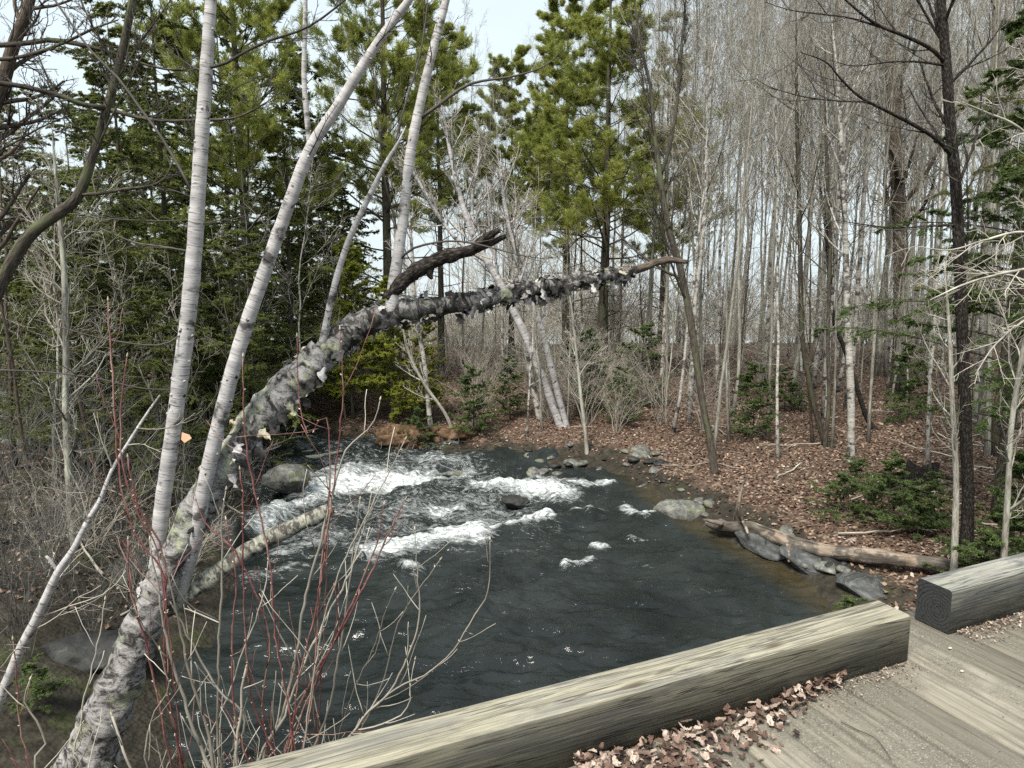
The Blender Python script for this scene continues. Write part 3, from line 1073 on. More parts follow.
STEMS = {
    'A': [(150, 612, 5.45, .055), (157, 560, 5.45, .072), (163, 500, 5.45, .076), (172, 440, 5.45, .074), (180, 380, 5.45, .076), (189, 310, 5.45, .076), (195, 240, 5.45, .072), (199, 180, 5.45, .066), (203, 120, 5.45, .062), (207, 60, 5.45, .056), (211, 0, 5.45, .05), (217, -70, 5.45, .04), (222, -150, 5.45, .03)],
    'B': [(178, 600, 5.5, .07), (193, 545, 5.47, .075), (206, 480, 5.45, .072), (222, 412, 5.45, .072), (240, 345, 5.45, .068), (262, 280, 5.45, .064), (285, 215, 5.45, .06), (310, 150, 5.45, .056), (338, 106, 5.45, .05), (365, 62, 5.45, .044), (390, 25, 5.45, .038), (414, -8, 5.45, .032), (440, -60, 5.45, .02)],
    'C': [(322, 345, 5.85, .045), (333, 292, 5.85, .04), (347, 245, 5.85, .036), (365, 205, 5.85, .033), (385, 165, 5.85, .026), (398, 143, 5.85, .016), (406, 126, 5.88, .006)],
    'D': [(390, 318, 6.02, .07), (394, 285, 6.02, .066), (398, 255, 6.02, .060), (404, 212, 6.02, .056), (411, 150, 6.02, .052), (421, 100, 6.02, .048), (433, 50, 6.02, .044), (446, 0, 6.02, .038), (458, -60, 6.02, .03)],
    'B2': [(310, 150, 5.45, .03), (307, 118, 5.43, .03), (304, 75, 5.42, .028), (305, 30, 5.42, .025), (306, -40, 5.42, .02)],
}
stem_lines = {}
for k, rows in STEMS.items():
    q, r = pp(rows, step=0.04)
    r = r * {'A': .79, 'B': .81, 'C': .68, 'D': .80, 'B2': .66}[k]
    stem_lines[k] = (q, r)
    gg = Geo().tubes(q, r, 16, rough=.10, rs=9)
    # scars where branches were shed
    for _ in range(int(len(q) / 9)):
        i = rng.integers(2, len(q) - 2)
        T = unit(q[i + 1] - q[i - 1])
        s = perp(T[None])[0]
        gg.tubes(np.array([q[i] + s * r[i] * .7, q[i] + s * r[i] * 1.12 + T * .01]), np.array([r[i] * .34, r[i] * .16]), 7)
    gg.build('stem', M['birch'], big, birch_base)
# birch side branches
gb, gtw = Geo(), Geo()
BR = [
    [(191, 190, 5.45, .016), (178, 165, 5.5, .018), (160, 135, 5.55, .017), (140, 108, 5.6, .016), (118, 78, 5.65, .015), (92, 52, 5.7, .014), (70, 22, 5.75, .013), (48, -10, 5.8, .012)],
    [(200, 68, 5.45, .018), (222, 65, 5.42, .017), (245, 52, 5.4, .016), (268, 41, 5.4, .015), (308, 27, 5.38, .013), (345, 0, 5.35, .01), (370, -25, 5.35, .008)],
    [(421, 118, 6.02, .025), (440, 104, 6.0, .024), (470, 84, 6.0, .018), (515, 76, 6.0, .014), (545, 66, 6.0, .01), (560, 52, 6.0, .006)],
    [(398, 262, 6.02, .018), (410, 250, 5.95, .017), (428, 244, 5.9, .016), (455, 241, 5.85, .014), (485, 246, 5.8, .012), (515, 254, 5.75, .009), (545, 259, 5.7, .006)],
    [(188, 330, 5.45, .01), (160, 345, 5.3, .01), (110, 340, 5.2, .009), (70, 330, 5.1, .007), (30, 318, 5.0, .005)],
    [(178, 390, 5.45, .01), (140, 388, 5.3, .009), (95, 378, 5.2, .009), (45, 372, 5.1, .01), (0, 370, 5.0, .011)],
    [(193, 252, 5.45, .012), (165, 247, 5.45, .012), (137, 243, 5.45, .011), (118, 236, 5.45, .009), (100, 228, 5.45, .006)],
    [(191, 220, 5.45, .010), (160, 221, 5.5, .010), (130, 220, 5.5, .010), (106, 218, 5.5, .008), (80, 211, 5.5, .006)],
    [(205, 252, 5.45, .007), (240, 250, 5.4, .006), (270, 262, 5.4, .005), (300, 290, 5.4, .003)],
    [(284, 215, 5.45, .01), (300, 200, 5.4, .009), (325, 185, 5.4, .007), (345, 178, 5.4, .004)],
    [(407, 190, 6.0, .01), (395, 150, 6.0, .012), (408, 95, 6.0, .012), (420, 55, 6.0, .01), (428, 0, 6.0, .008), (430, -30, 6, .006)],
    [(400, 240, 6.0, .01), (385, 180, 5.95, .01), (378, 120, 5.9, .009), (372, 60, 5.85, .007), (365, 10, 5.8, .005)],
]
lines = []
for rows in BR:
    q, r = pp(rows, 14)
    lines.append(q)
    gb.tubes(q, r * .62, 6, cap=True)
rl = np.tile(np.linspace(.012, .004, 14), (len(lines), 1))
b2, q2 = sprout(np.array(lines), rl, 6, .25, 1, .7, .30, 6, .5, .0028, .1, .13, .5)
gtw.tubes(b2, q2, 4, cap=False)
b3, q3 = sprout(b2, q2, 4, .2, 1, .7, .45, 5, .7, .0020, .1, .14)
gtw.tubes(b3, q3, 3, cap=False)
for k in 'ABD':
    q, r = stem_lines[k]
    q = catmull(q, 24)
    b2, q2 = sprout(q[None], np.full((1, 24), .012), 12, .35, 1, 1.0, .10, 7, .5, .003, .15, .14, .2)
    gtw.tubes(b2, q2, 4, cap=False)
    b3, q3 = sprout(b2, q2, 5, .2, 1, .7, .45, 5, .7, .0020, .1, .14)
    gtw.tubes(b3, q3, 3, cap=False)
tag(gb.build('branch', M['dark_twig'], big, birch_base), None)
gtw.build('crown', M['dark_twig'], big, birch_base)

# peeling bark: curled papery strips standing off the trunk
fl_ = Geo()


def flake(c, along, outw, length, width, curl, lift):
    side = unit(np.cross(along, outw))
    n, m = 7, 4
    V = []
    for i in range(n):
        s_ = i / (n - 1)
        for j in range(m):
            t_ = j / (m - 1) - .5
            ww = width * (1 - .35 * s_ + .3 * math.sin(5 * s_ + c[0] * 30) + .25 * math.sin(13 * s_ + c[2] * 50))
            h = lift * s_ ** 1.4 + curl * (math.cos(t_ * 2.6) - 1) * width * .5
            p = c + side * (t_ * ww) * 1.0 + along * (length * s_ * (1 - .25 * s_)) + outw * h
            V.append(p + rng.normal(size=3) * .0025)
    V = np.array(V)
    i = np.arange(n - 1)[:, None] * m + np.arange(m - 1)[None]
    f = np.stack([i, i + 1, i + m + 1, i + m], -1).reshape(-1, 4)
    fl_.add(V, f, None, rng.random())


N_ = len(tp)
for _ in range(230):
    u_ = rng.random()
    i = int(N_ * (0.30 + 0.685 * u_ ** 0.8))
    i = min(max(i, 2), N_ - 3)
    T = unit(tp[i + 1] - tp[i - 1])
    o_ = perp(T[None])[0]
    if i > KB and rng.random() < .5:
        o_ = unit(np.array([0, 0, -1.]) + .6 * rng.normal(size=3))
        o_ = unit(o_ - T * (o_ @ T))
    ring = unit(np.cross(T, o_))
    al = unit(ring * rng.choice([-1, 1]) + T * rng.normal() * .45)
    if rng.random() < .3:
        al = unit(np.array([0, 0, -1.]) + .35 * rng.normal(size=3))
    r_ = trd[i]
    flake(tp[i] + o_ * r_ * 1.02, al, o_, .05 + .09 * rng.random(), .03 + .06 * rng.random(), rng.random() * 1.2, .004 + .04 * rng.random() ** 3)
for fr in (.47, .485, .50, .52, .535, .55, .56, .575, .59, .60, .615):
    i = int(N_ * fr)
    T = unit(tp[i + 1] - tp[i - 1])
    o_ = np.array([.55, -.5, -.65]) + .3 * rng.normal(size=3)
    o_ = unit(o_ - T * (o_ @ T))
    flake(tp[i] + o_ * trd[i] * .98, unit(np.array([.5, 0, -.8]) + .35 * rng.normal(size=3)), o_, .10 + .08 * rng.random(), .06 + .04 * rng.random(), 1.0, .03)
# the thick curl of bark round the end, and hanging rags
for _ in range(120):
    i = int(N_ * (rng.choice([.985, .97, .945, .90, .88, .86, .80, .74]) + rng.normal() * .008))
    i = min(i, N_ - 3)
    T = unit(tp[i + 1] - tp[i - 1])
    o_ = perp(T[None])[0]
    flake(tp[i] + o_ * trd[i] * 1.05, unit(np.array([0, 0, -1.]) + .9 * rng.normal(size=3)), o_, .05 + .06 * rng.random(), .03 + .04 * rng.random(), 1.5 * rng.random(), .05 * rng.random())
# long torn strip on the upper side, rag at the bend
for px, py, dx, dy, l_, w_ in ((292, 372, -1, .8, .34, .04), (300, 362, -1, .75, .30, .04), (262, 402, -1, .9, .22, .04), (250, 408, -.5, .9, .1, .04)):
    c_ = P(px, py, 5.72)
    al = unit(P(px + dx * 10, py + dy * 10, 5.7) - P(px, py, 5.7))
    flake(c_, al, unit(np.array([0, -1, .3])), l_, w_, .5, .03)
fm = MB('papery_bark', 0.7, 0.25)
fc_ = fm.ramp(fm.fac('rnd'), [(0.0, (0.02, 0.018, 0.018)), (0.40, (0.06, 0.055, 0.052)), (0.55, (0.30, 0.285, 0.28)), (0.85, (0.50, 0.48, 0.485)), (0.93, (0.50, 0.52, 0.36)), (1.0, (0.36, 0.28, 0.22))])
fm.color(fm.mix(1.0, fc_, fm.ramp(fm.noise(fm.coord('object'), 45, 4), [(0.35, .5), (0.6, 1.1)]), 'MULTIPLY'))
fo = fl_.build('peeling_bark', fm.m, big, birch_base)
# orange bark chip on a stem
cg = Geo()
c_ = P(186, 437, 5.38)
V = np.array([c_ + np.array(d_) for d_ in ((-.03, 0, .035), (.035, -.02, .02), (.055, -.03, -.005), (-.01, -.01, -.045), (-.04, 0, -.02))])
V2 = V + np.array([0, .008, 0])
cg.add(np.vstack([V, V2]), [np.array([[0, 1, 2, 3, 4]]), np.array([[9, 8, 7, 6, 5]]), np.array([(i, (i + 1) % 5, 5 + (i + 1) % 5, 5 + i) for i in range(5)])[:, ::-1]])
cm = MB('inner_bark', .8, .2)
cm.b.inputs['Base Color'].default_value = (.62, .38, .25, 1)
cg.build('bark_chip', cm.m, big, birch_base, smooth=False)

# white curved young birch at the left edge
o_ = P(-12, 705, 5.0)
o_[2] = ground_z(o_[0], o_[1])
yb = thing('birch_sapling', o_, 'small crooked white birch sapling leaning at the left edge beside the big birch', 'tree')
gy_, gz_ = Geo(), Geo()
q, r = pp([(-30, 780, 5.0, .036), (-5, 712, 5.0, .036), (18, 655, 5.0, .034), (38, 615, 5.02, .032), (58, 572, 5.05, .026), (74, 548, 5.1, .022), (88, 520, 5.15, .019), (100, 500, 5.2, .016), (112, 470, 5.25, .013), (130, 440, 5.3, .011), (148, 412, 5.35, .009), (160, 395, 5.4, .006)], step=.03)
gy_.tubes(q, r, 12, rough=.12, rs=18)
q2_, r2_ = pp([(58, 572, 5.05, .012), (50, 560, 5.03, .013), (46, 556, 5.02, .009)], 6)
gy_.tubes(q2_, r2_, 8)
q_ = catmull(q, 24)
b2, s2 = sprout(q_[None], np.full((1, 24), .012), 12, .25, 1, .9, .20, 7, .5, .0035, .1, .14, .2)
gz_.tubes(b2, s2, 4, cap=False)
b3, s3 = sprout(b2, s2, 5, .2, 1, .7, .45, 5, .7, .0024, .1, .14)
gz_.tubes(b3, s3, 3, cap=False)
gy_.build('trunk', M['birch'], yb, o_)
gz_.build('crown', M['grey_twig'], yb, o_)

# dark crooked tree at the upper left
o_ = P(-40, 330, 9.0)
o_[2] = ground_z(o_[0], o_[1])
lt = thing('crooked_tree', o_, 'dark crooked leafless tree curving in from the upper left edge with long level limbs', 'tree')
gt, gc = Geo(), Geo()
b0 = np.array([[*o_ - np.array([0, 0, .2]), .22]])
r_main = np.vstack([b0, [[*P(px, py, d), r] for px, py, d, r in ((-55, 460, 9.0, .17), (-30, 370, 9, .145), (-8, 305, 9, .135), (12, 262, 9, .13), (32, 233, 9, .125), (60, 212, 9, .115), (78, 196, 9, .105), (93, 155, 9, .095), (108, 105, 9, .088), (122, 52, 9, .08), (135, -10, 9, .07), (150, -80, 9, .05))]])
q = catmull(r_main, 90)
gt.tubes(q[:, :3], q[:, 3] * .58, 16, rough=.15, rs=7)
LB = [
    [(108, 108, 9, .05), (85, 105, 8.8, .05), (60, 96, 8.7, .048), (30, 88, 8.6, .046), (7, 84, 8.5, .045), (-20, 82, 8.4, .04)],
    [(112, 110, 9, .04), (140, 118, 8.9, .036), (170, 121, 8.8, .032), (200, 120, 8.7, .028), (235, 118, 8.6, .022), (262, 105, 8.5, .014), (280, 92, 8.5, .008)],
    [(-20, 46, 9, .055), (20, 44, 9, .05), (50, 40, 9, .05), (78, 44, 9, .045), (110, 52, 9, .03), (150, 66, 9, .024), (175, 70, 9, .018), (200, 69, 9, .01)],
    [(-20, 60, 8.8, .04), (15, 58, 8.8, .036), (45, 50, 8.8, .033), (70, 40, 8.8, .028), (95, 28, 8.8, .022), (118, 20, 8.8, .014)],
    [(80, 195, 9, .035), (103, 193, 8.9, .033), (125, 189, 8.8, .03), (150, 186, 8.7, .026), (165, 178, 8.7, .02), (173, 160, 8.7, .012)],
    [(92, 160, 9, .02), (110, 120, 8.9, .02), (128, 85, 8.8, .018), (140, 60, 8.8, .012), (158, 40, 8.8, .008)],
    [(-20, 160, 8.8, .02), (10, 145, 8.8, .02), (40, 128, 8.8, .016), (70, 115, 8.8, .01)],
    [(100, 150, 9, .02), (80, 130, 8.9, .02), (60, 100, 8.8, .018), (40, 60, 8.8, .014), (30, 20, 8.8, .008)],
    [(120, 70, 9, .02), (100, 40, 8.9, .018), (85, 10, 8.9, .014), (75, -20, 8.9, .01)],
    [(118, 78, 9, .018), (142, 40, 8.9, .016), (165, 8, 8.8, .012), (185, -20, 8.8, .008)],
]
lines = []
for rows in LB:
    q, r = pp(rows, 14)
    lines.append(q)
    gt.tubes(q, r * .62, 8, rough=.1)
b2, q2 = sprout(np.array(lines), np.tile(np.linspace(.018, .007, 14), (len(lines), 1)), 13, .1, 1, .75, .30, 6, .55, .005, .2, .16, .4)
gc.tubes(b2, q2, 4, cap=False)
b3, q3 = sprout(b2, q2, 6, .15, 1, .7, .5, 5, .7, .0035, .15, .16)
gc.tubes(b3, q3, 3, cap=False)
b4, q4 = sprout(b3, q3, 3, .2, 1, .7, .5, 4, .8, .003, .1, .16)
gc.tubes(b4, q4, 3, cap=False)
gt.build('trunk', M['conifer_bark'], lt, o_)
gc.build('crown', M['dark_twig'], lt, o_)
#PART4

# ------------------------------------------------------------------ red and grey shoots in front of the water
def shoot_shrub(name, base, label, rows_list, mat, twmat, r_scale=1.0, nbuds=60, ns=6):
    o = thing(name, base, label, 'shrub')
    g_, t_, b_ = Geo(), Geo(), Geo()
    for rows in rows_list:
        c = np.array([[*P(px, py, d), r] for px, py, d, r in rows])
        lo = np.array([*(base + np.array([rng.normal() * .06, rng.normal() * .06, -.03])), c[0, 3] * 1.3])
        c = np.vstack([lo, c])
        L_ = np.linalg.norm(np.diff(c[:, :3], axis=0), axis=1).sum()
        q = catmull(c, max(10, int(L_ / .06)))
        q[:, 3] = np.maximum(q[:, 3] * .84, .0022) * r_scale
        q[1:-1, :3] += rng.normal(size=(len(q) - 2, 3)) * .003
        g_.tubes(q[:, :3], q[:, 3], 7, cap=True)
        m = catmull(q, 20)
        b2, s2 = sprout(m[None, :, :3], m[None, :, 3], ns, .4, .97, .55, .13, 6, .62, .0024, .25, .10, .3)
        t_.tubes(b2, s2, 5, cap=True)
        # node swellings and buds
        for k in range(int(nbuds / len(rows_list))):
            i = rng.integers(int(len(q) * .45), len(q) - 1)
            T = unit(q[min(i + 1, len(q) - 1), :3] - q[i - 1, :3])
            s = unit(T + 1.0 * perp(T[None])[0])
            p0 = q[i, :3] + s * q[i, 3] * .6
            b_.tubes(np.array([p0, p0 + s * .006, p0 + s * .014]), np.array([.003, .0042, .0012]), 5)
        e_ = q[-1, :3]
        T = unit(q[-1, :3] - q[-3, :3])
        b_.tubes(np.array([e_ - T * .004, e_ + T * .008, e_ + T * .024]), np.array([.003, .0055, .001]), 6)
    g_.build('stems', mat, o, base)
    t_.build('crown', twmat, o, base)
    b_.build('buds', M['bud'], o, base)
    return o


def gpt(px, d):
    x = gx_for(px, 700, d)
    return np.array([x, d, float(ground_z(x, d))])


R_ = .0058
RED1 = [
    [(186, 800, 3.6, R_), (170, 700, 3.6, R_), (164, 643, 3.6, R_), (166, 608, 3.6, R_), (160, 567, 3.6, R_), (137, 537, 3.6, R_), (126, 506, 3.6, R_), (118, 462, 3.6, R_), (113, 380, 3.6, .006), (108, 301, 3.6, .004)],
    [(188, 800, 3.62, R_), (168, 690, 3.62, R_), (164, 630, 3.62, R_), (165, 575, 3.6, .006), (158, 540, 3.58, .006), (138, 505, 3.55, .005), (128, 458, 3.55, .004)],
    [(165, 600, 3.55, .004), (140, 520, 3.5, .005), (123, 470, 3.5, .005), (121, 410, 3.5, .0045), (127, 357, 3.5, .003)],
    [(60, 820, 3.4, .005), (24, 745, 3.4, .005), (17, 690, 3.4, .0045), (13, 640, 3.4, .003)],
    [(175, 790, 3.5, .006), (150, 660, 3.5, .006), (131, 590, 3.5, .0055), (128, 540, 3.5, .004)],
]
RED2 = [
    [(300, 800, 3.7, R_), (277, 643, 3.7, R_), (273, 602, 3.7, R_), (270, 564, 3.7, R_), (258, 505, 3.7, .006), (250, 470, 3.7, .006), (245, 430, 3.7, .005), (243, 357, 3.7, .003)],
    [(285, 800, 3.65, R_), (270, 745, 3.65, R_), (251, 697, 3.65, R_), (246, 643, 3.65, R_), (243, 574, 3.65, .006), (243, 505, 3.65, .005), (240, 470, 3.65, .003)],
    [(276, 800, 3.75, R_), (262, 711, 3.75, R_), (270, 650, 3.75, R_), (260, 605, 3.75, R_), (232, 547, 3.75, .006), (208, 526, 3.75, .005), (196, 500, 3.75, .003)],
    [(258, 800, 3.6, .006), (236, 720, 3.6, .006), (232, 640, 3.6, .006), (236, 580, 3.6, .005), (226, 520, 3.6, .003)],
    [(290, 800, 3.7, R_), (297, 690, 3.7, R_), (318, 600, 3.7, .006), (330, 510, 3.7, .005), (342, 410, 3.7, .0045), (340, 330, 3.7, .003)],
    [(280, 800, 3.8, R_), (284, 762, 3.8, .009), (297, 711, 3.8, .008), (318, 670, 3.8, .008), (350, 615, 3.8, .0075), (372, 570, 3.8, .007), (390, 530, 3.8, .006), (405, 500, 3.8, .003)],
    [(285, 800, 3.75, R_), (300, 720, 3.75, .007), (330, 650, 3.75, .007), (358, 590, 3.75, .006), (376, 545, 3.75, .005), (384, 505, 3.75, .003)],
    [(330, 476, 3.7, .004), (308, 434, 3.7, .004), (299, 393, 3.7, .004), (297, 337, 3.7, .0028)],
    [(300, 800, 3.72, .006), (312, 700, 3.72, .006), (318, 610, 3.72, .0055), (322, 560, 3.72, .005), (332, 500, 3.72, .003)],
]
GREY = [
    [(262, 780, 3.9, .012), (283, 715, 3.9, .011), (297, 650, 3.9, .0105), (304, 605, 3.9, .010), (322, 535, 3.9, .009), (335, 484, 3.9, .0075), (346, 450, 3.9, .006), (372, 425, 3.9, .004), (380, 400, 3.9, .003)],
    [(255, 790, 3.8, .011), (284, 718, 3.8, .010), (301, 670, 3.8, .009), (328, 615, 3.8, .008), (350, 571, 3.8, .007), (366, 520, 3.8, .005), (372, 490, 3.8, .003)],
    [(306, 790, 3.9, .010), (328, 711, 3.9, .009), (342, 636, 3.9, .008), (352, 560, 3.9, .006), (360, 500, 3.9, .004)],
    [(226, 790, 3.7, .010), (219, 677, 3.7, .009), (222, 574, 3.7, .007), (222, 523, 3.7, .005), (226, 490, 3.7, .003)],
    [(222, 800, 3.6, .013), (205, 760, 3.6, .012), (188, 711, 3.6, .011), (166, 640, 3.6, .009), (160, 600, 3.6, .007), (150, 540, 3.6, .004)],
    [(222, 800, 3.6, .012), (210, 740, 3.6, .011), (192, 680, 3.6, .009), (178, 620, 3.6, .007), (165, 560, 3.6, .004)],
    [(236, 795, 3.65, .009), (245, 720, 3.65, .008), (218, 690, 3.65, .007), (190, 640, 3.65, .006), (172, 605, 3.65, .004)],
    [(240, 800, 3.6, .009), (242, 700, 3.6, .009), (245, 672, 3.6, .008), (246, 668, 3.6, .007)],
    [(310, 800, 3.9, .010), (340, 750, 3.9, .0095), (368, 712, 3.9, .009), (391, 691, 3.9, .008), (408, 655, 3.9, .007), (419, 619, 3.9, .006), (417, 564, 3.9, .004), (415, 530, 3.9, .0025)],
    [(320, 800, 3.9, .008), (358, 728, 3.9, .007), (391, 692, 3.9, .0065), (430, 672, 3.9, .006), (453, 650, 3.9, .005), (472, 620, 3.9, .005), (489, 588, 3.9, .004), (490, 540, 3.9, .0025)],
    [(320, 800, 3.9, .007), (350, 735, 3.9, .006), (372, 728, 3.9, .0055), (405, 712, 3.9, .005), (410, 690, 3.9, .004), (415, 660, 3.9, .003)],
    [(325, 800, 4.0, .006), (350, 700, 4.0, .005), (372, 650, 4.0, .005), (385, 615, 4.0, .004), (395, 590, 4.0, .0025)],
    [(150, 800, 3.3, .008), (112, 716, 3.3, .007)],
    [(60, 800, 3.3, .008), (45, 740, 3.3, .007), (25, 700, 3.3, .005), (30, 680, 3.3, .004)],
    [(100, 800, 3.4, .006), (82, 720, 3.4, .006), (95, 660, 3.4, .005), (105, 600, 3.4, .003)],
    [(160, 800, 3.4, .006), (152, 720, 3.4, .005), (168, 690, 3.4, .004), (160, 650, 3.4, .003)],
    [(205, 800, 3.7, .006), (230, 690, 3.7, .0055), (262, 600, 3.7, .005), (268, 560, 3.7, .003)],
    [(300, 800, 3.7, .007), (320, 640, 3.7, .006), (345, 560, 3.7, .005), (385, 480, 3.7, .004), (405, 440, 3.7, .0025)],
    [(330, 800, 4.1, .007), (380, 690, 4.1, .006), (400, 620, 4.1, .005), (440, 560, 4.1, .003)],
]
shoot_shrub('dogwood_shrub', gpt(200, 3.75), 'red stemmed dogwood shoots with pale buds rising past the left birch base', RED1, M['red_twig'], M['red_twig'], nbuds=60, ns=4)
shoot_shrub('dogwood_shrub', gpt(285, 3.85), 'red stemmed dogwood clump in front of the water beside the long curb timber', RED2, M['red_twig'], M['red_twig'], nbuds=110, ns=5)
shoot_shrub('willow_shrub', gpt(270, 4.0), 'tall clump of grey tan leafless shoots rising behind the long curb timber', GREY, M['tan_twig'], M['pale_twig'], nbuds=70, ns=7)
# thin twiggy skirts at the feet of the shoots
for i, (px, d, s) in enumerate(((330, 4.6, .62), (250, 4.7, .6), (140, 4.3, .5))):
    x = gx_for(px, 700, d)
    put('bare_shrub', i, x, d, s, ('low twiggy grey bush below the willow shoots by the long timber', 'low tan twiggy bush at the foot of the red dogwood clump', 'low pale twiggy bush at the foot of the big leaning birch')[i], 'shrub')

# ------------------------------------------------------------------ single trees that can be told apart
def pix_tree(name, label, stems, tm_, cm_, n1=20, ln1=.2, n2=7, n3=5, n4=0, t0=.35, ang=.7, extra=(), rmin=.005, k=12, cat='tree', up=.3, rough=.12, kr=1.0, xr=1.0, group=None):
    """a tree whose stems follow pixel rows (px, py, distance, radius), first row at the ground"""
    b = P(*stems[0][0][:3])
    b[2] = float(ground_z(b[0], b[1]))
    o = thing(name, b, label, cat, group)
    g_, c_ = Geo(), Geo()
    L1, Q1 = [], []
    for si, rows in enumerate(stems):
        c = np.array([[*P(px, py, d), r * kr] for px, py, d, r in rows])
        if si == 0:
            c[0, 2] = b[2] - .15
            c[0, 3] *= 1.3
        Ln = np.linalg.norm(np.diff(c[:, :3], axis=0), axis=1).sum()
        c[-1, 3] = min(c[-1, 3], .005)
        q = catmull(c, max(12, int(Ln / .12)))
        g_.tubes(q[:, :3], np.maximum(q[:, 3], .004), k if si == 0 else 8, rough=rough, rs=7)
        m = catmull(q, 20)
        L1.append(m[:, :3])
        Q1.append(m[:, 3])
    b1, q1 = sprout(np.array(L1), np.array(Q1), n1, t0, .98, ang, ln1, 8, .42, rmin * 1.5, up, .1, .5)
    g_.tubes(b1, q1, 4, cap=False)
    ex = []
    for rows in extra:
        q, r = pp(rows, 8)
        q16, r16 = pp(rows, 24)
        g_.tubes(q16, r16 * xr, 7, rough=.08)
        ex.append(q)
    if ex:
        b1 = np.concatenate([b1, np.array(ex)])
        q1 = np.concatenate([q1, np.tile(np.linspace(.02, .008, 8), (len(ex), 1))])
    b2, q2 = sprout(b1, q1, n2, .15, 1, .7, .42, 5, .6, rmin * 1.1, up, .14, .5)
    c_.tubes(b2, q2, 3, cap=False)
    b3, q3 = sprout(b2, q2, n3, .15, 1, .75, .5, 4, .7, rmin, up * .7, .16, .5)
    c_.tubes(b3, q3, 3, cap=False)
    if n4:
        b3, q3 = sprout(b3, q3, n4, .15, 1, .75, .5, 3, .8, rmin * .8, up * .7, .16, .5)
        c_.tubes(b3, q3, 3, cap=False)
    g_.build('trunk', M[tm_], o, b)
    c_.build('crown', M[cm_], o, b)
    return o


pix_tree('maple_tree', 'tall dark near trunk on the right bank, almost black, with limbs sweeping left',
         [[(970, 535, 9.6, .095), (968, 500, 9.6, .088), (966, 440, 9.6, .088), (964, 380, 9.6, .086), (962, 325, 9.6, .083), (959, 250, 9.6, .08), (956, 190, 9.6, .077), (950, 120, 9.6, .074), (946, 60, 9.6, .068), (941, 0, 9.6, .062), (937, -70, 9.6, .06), (934, -140, 9.6, .04)]],
         'dark_bark', 'dark_twig', n1=10, n2=6, n3=4, t0=.5, rmin=.003, xr=.62, kr=.88,
         extra=[[(955, 158, 9.6, .045), (935, 138, 9.5, .042), (912, 124, 9.4, .038), (885, 110, 9.3, .032), (860, 97, 9.2, .026), (840, 78, 9.1, .02), (826, 62, 9, .014), (800, 52, 8.9, .008)],
                [(945, 62, 9.6, .045), (930, 48, 9.5, .042), (905, 36, 9.4, .036), (880, 26, 9.3, .03), (862, 14, 9.2, .024), (840, -5, 9.1, .016)],
                [(880, 27, 9.3, .02), (850, 18, 9.2, .018), (820, 14, 9.1, .014), (790, 10, 9.0, .009), (765, 2, 8.9, .005)],
                [(868, 102, 9.2, .018), (840, 101, 9.1, .016), (805, 97, 9.0, .012), (770, 87, 8.9, .008), (755, 78, 8.8, .004)],
                [(948, 66, 9.6, .03), (920, 62, 9.5, .022), (890, 62, 9.4, .016), (855, 66, 9.3, .01), (830, 60, 9.2, .005)],
                [(958, 225, 9.6, .03), (930, 226, 9.5, .022), (895, 228, 9.4, .016), (860, 224, 9.3, .012), (835, 220, 9.2, .006)],
                [(944, 45, 9.6, .03), (930, 22, 9.7, .026), (918, 0, 9.7, .022), (905, -30, 9.7, .012)],
                [(961, 300, 9.6, .022), (966, 262, 9.4, .02), (968, 220, 9.3, .016), (967, 180, 9.2, .012), (968, 150, 9.2, .006)]])
pix_tree('maple_tree', 'dark slender forked tree on the far bank above the end of the broken birch limb',
         [[(716, 480, 14.8, .095), (710, 440, 14.8, .095), (702, 400, 14.8, .09), (695, 350, 14.8, .10), (687, 300, 14.8, .095), (678, 260, 14.8, .09), (668, 225, 14.8, .085), (661, 185, 14.8, .08), (658, 160, 14.8, .07), (653, 125, 14.8, .05), (651, 90, 14.8, .042), (640, 40, 14.8, .034), (632, -20, 14.8, .024)],
          [(661, 175, 14.8, .05), (670, 145, 14.7, .046), (678, 95, 14.7, .04), (682, 40, 14.7, .034), (688, -20, 14.7, .024)]],
         'conifer_bark', 'dark_twig', n1=18, n2=7, n3=5, t0=.35, up=.6, ang=.5, kr=.78)
pix_tree('maple_tree', 'broad brown trunk with a straight bare bole standing back in the right woods',
         [[(901, 402, 24, .34), (900, 340, 24, .30), (901, 260, 24, .29), (898, 190, 24, .27), (893, 110, 24, .24), (890, 40, 24, .2), (886, -60, 24, .14)]],
         'brown_bark', 'grey_twig', n1=22, n2=7, n3=6, n4=2, t0=.35, up=.4, kr=.8)
pix_tree('birch_tree', 'thin white speckled birch standing on the leaf covered slope of the right bank',
         [[(850, 492, 15.2, .085), (851, 450, 15.2, .08), (851, 400, 15.2, .078), (848, 330, 15.2, .07), (846, 260, 15.2, .06), (843, 180, 15.2, .05), (838, 90, 15.2, .04), (830, 0, 15.2, .025)]],
         'spotted_bark', 'grey_twig', n1=14, n2=6, n3=5, t0=.45, up=.5)
pix_tree('bare_tree', 'dark double stemmed tree standing left of the speckled birch on the leafy slope',
         [[(827, 478, 16.5, .09), (818, 420, 16.5, .085), (808, 375, 16.5, .08), (802, 330, 16.5, .075), (800, 240, 16.5, .065), (797, 120, 16.5, .05), (796, 0, 16.5, .035)],
          [(824, 455, 16.4, .06), (829, 400, 16.3, .06), (828, 340, 16.3, .055), (830, 240, 16.3, .05), (826, 140, 16.3, .04), (825, 20, 16.3, .025)]],
         'conifer_bark', 'grey_twig', n1=14, n2=7, n3=5, t0=.4, up=.5, kr=.8)
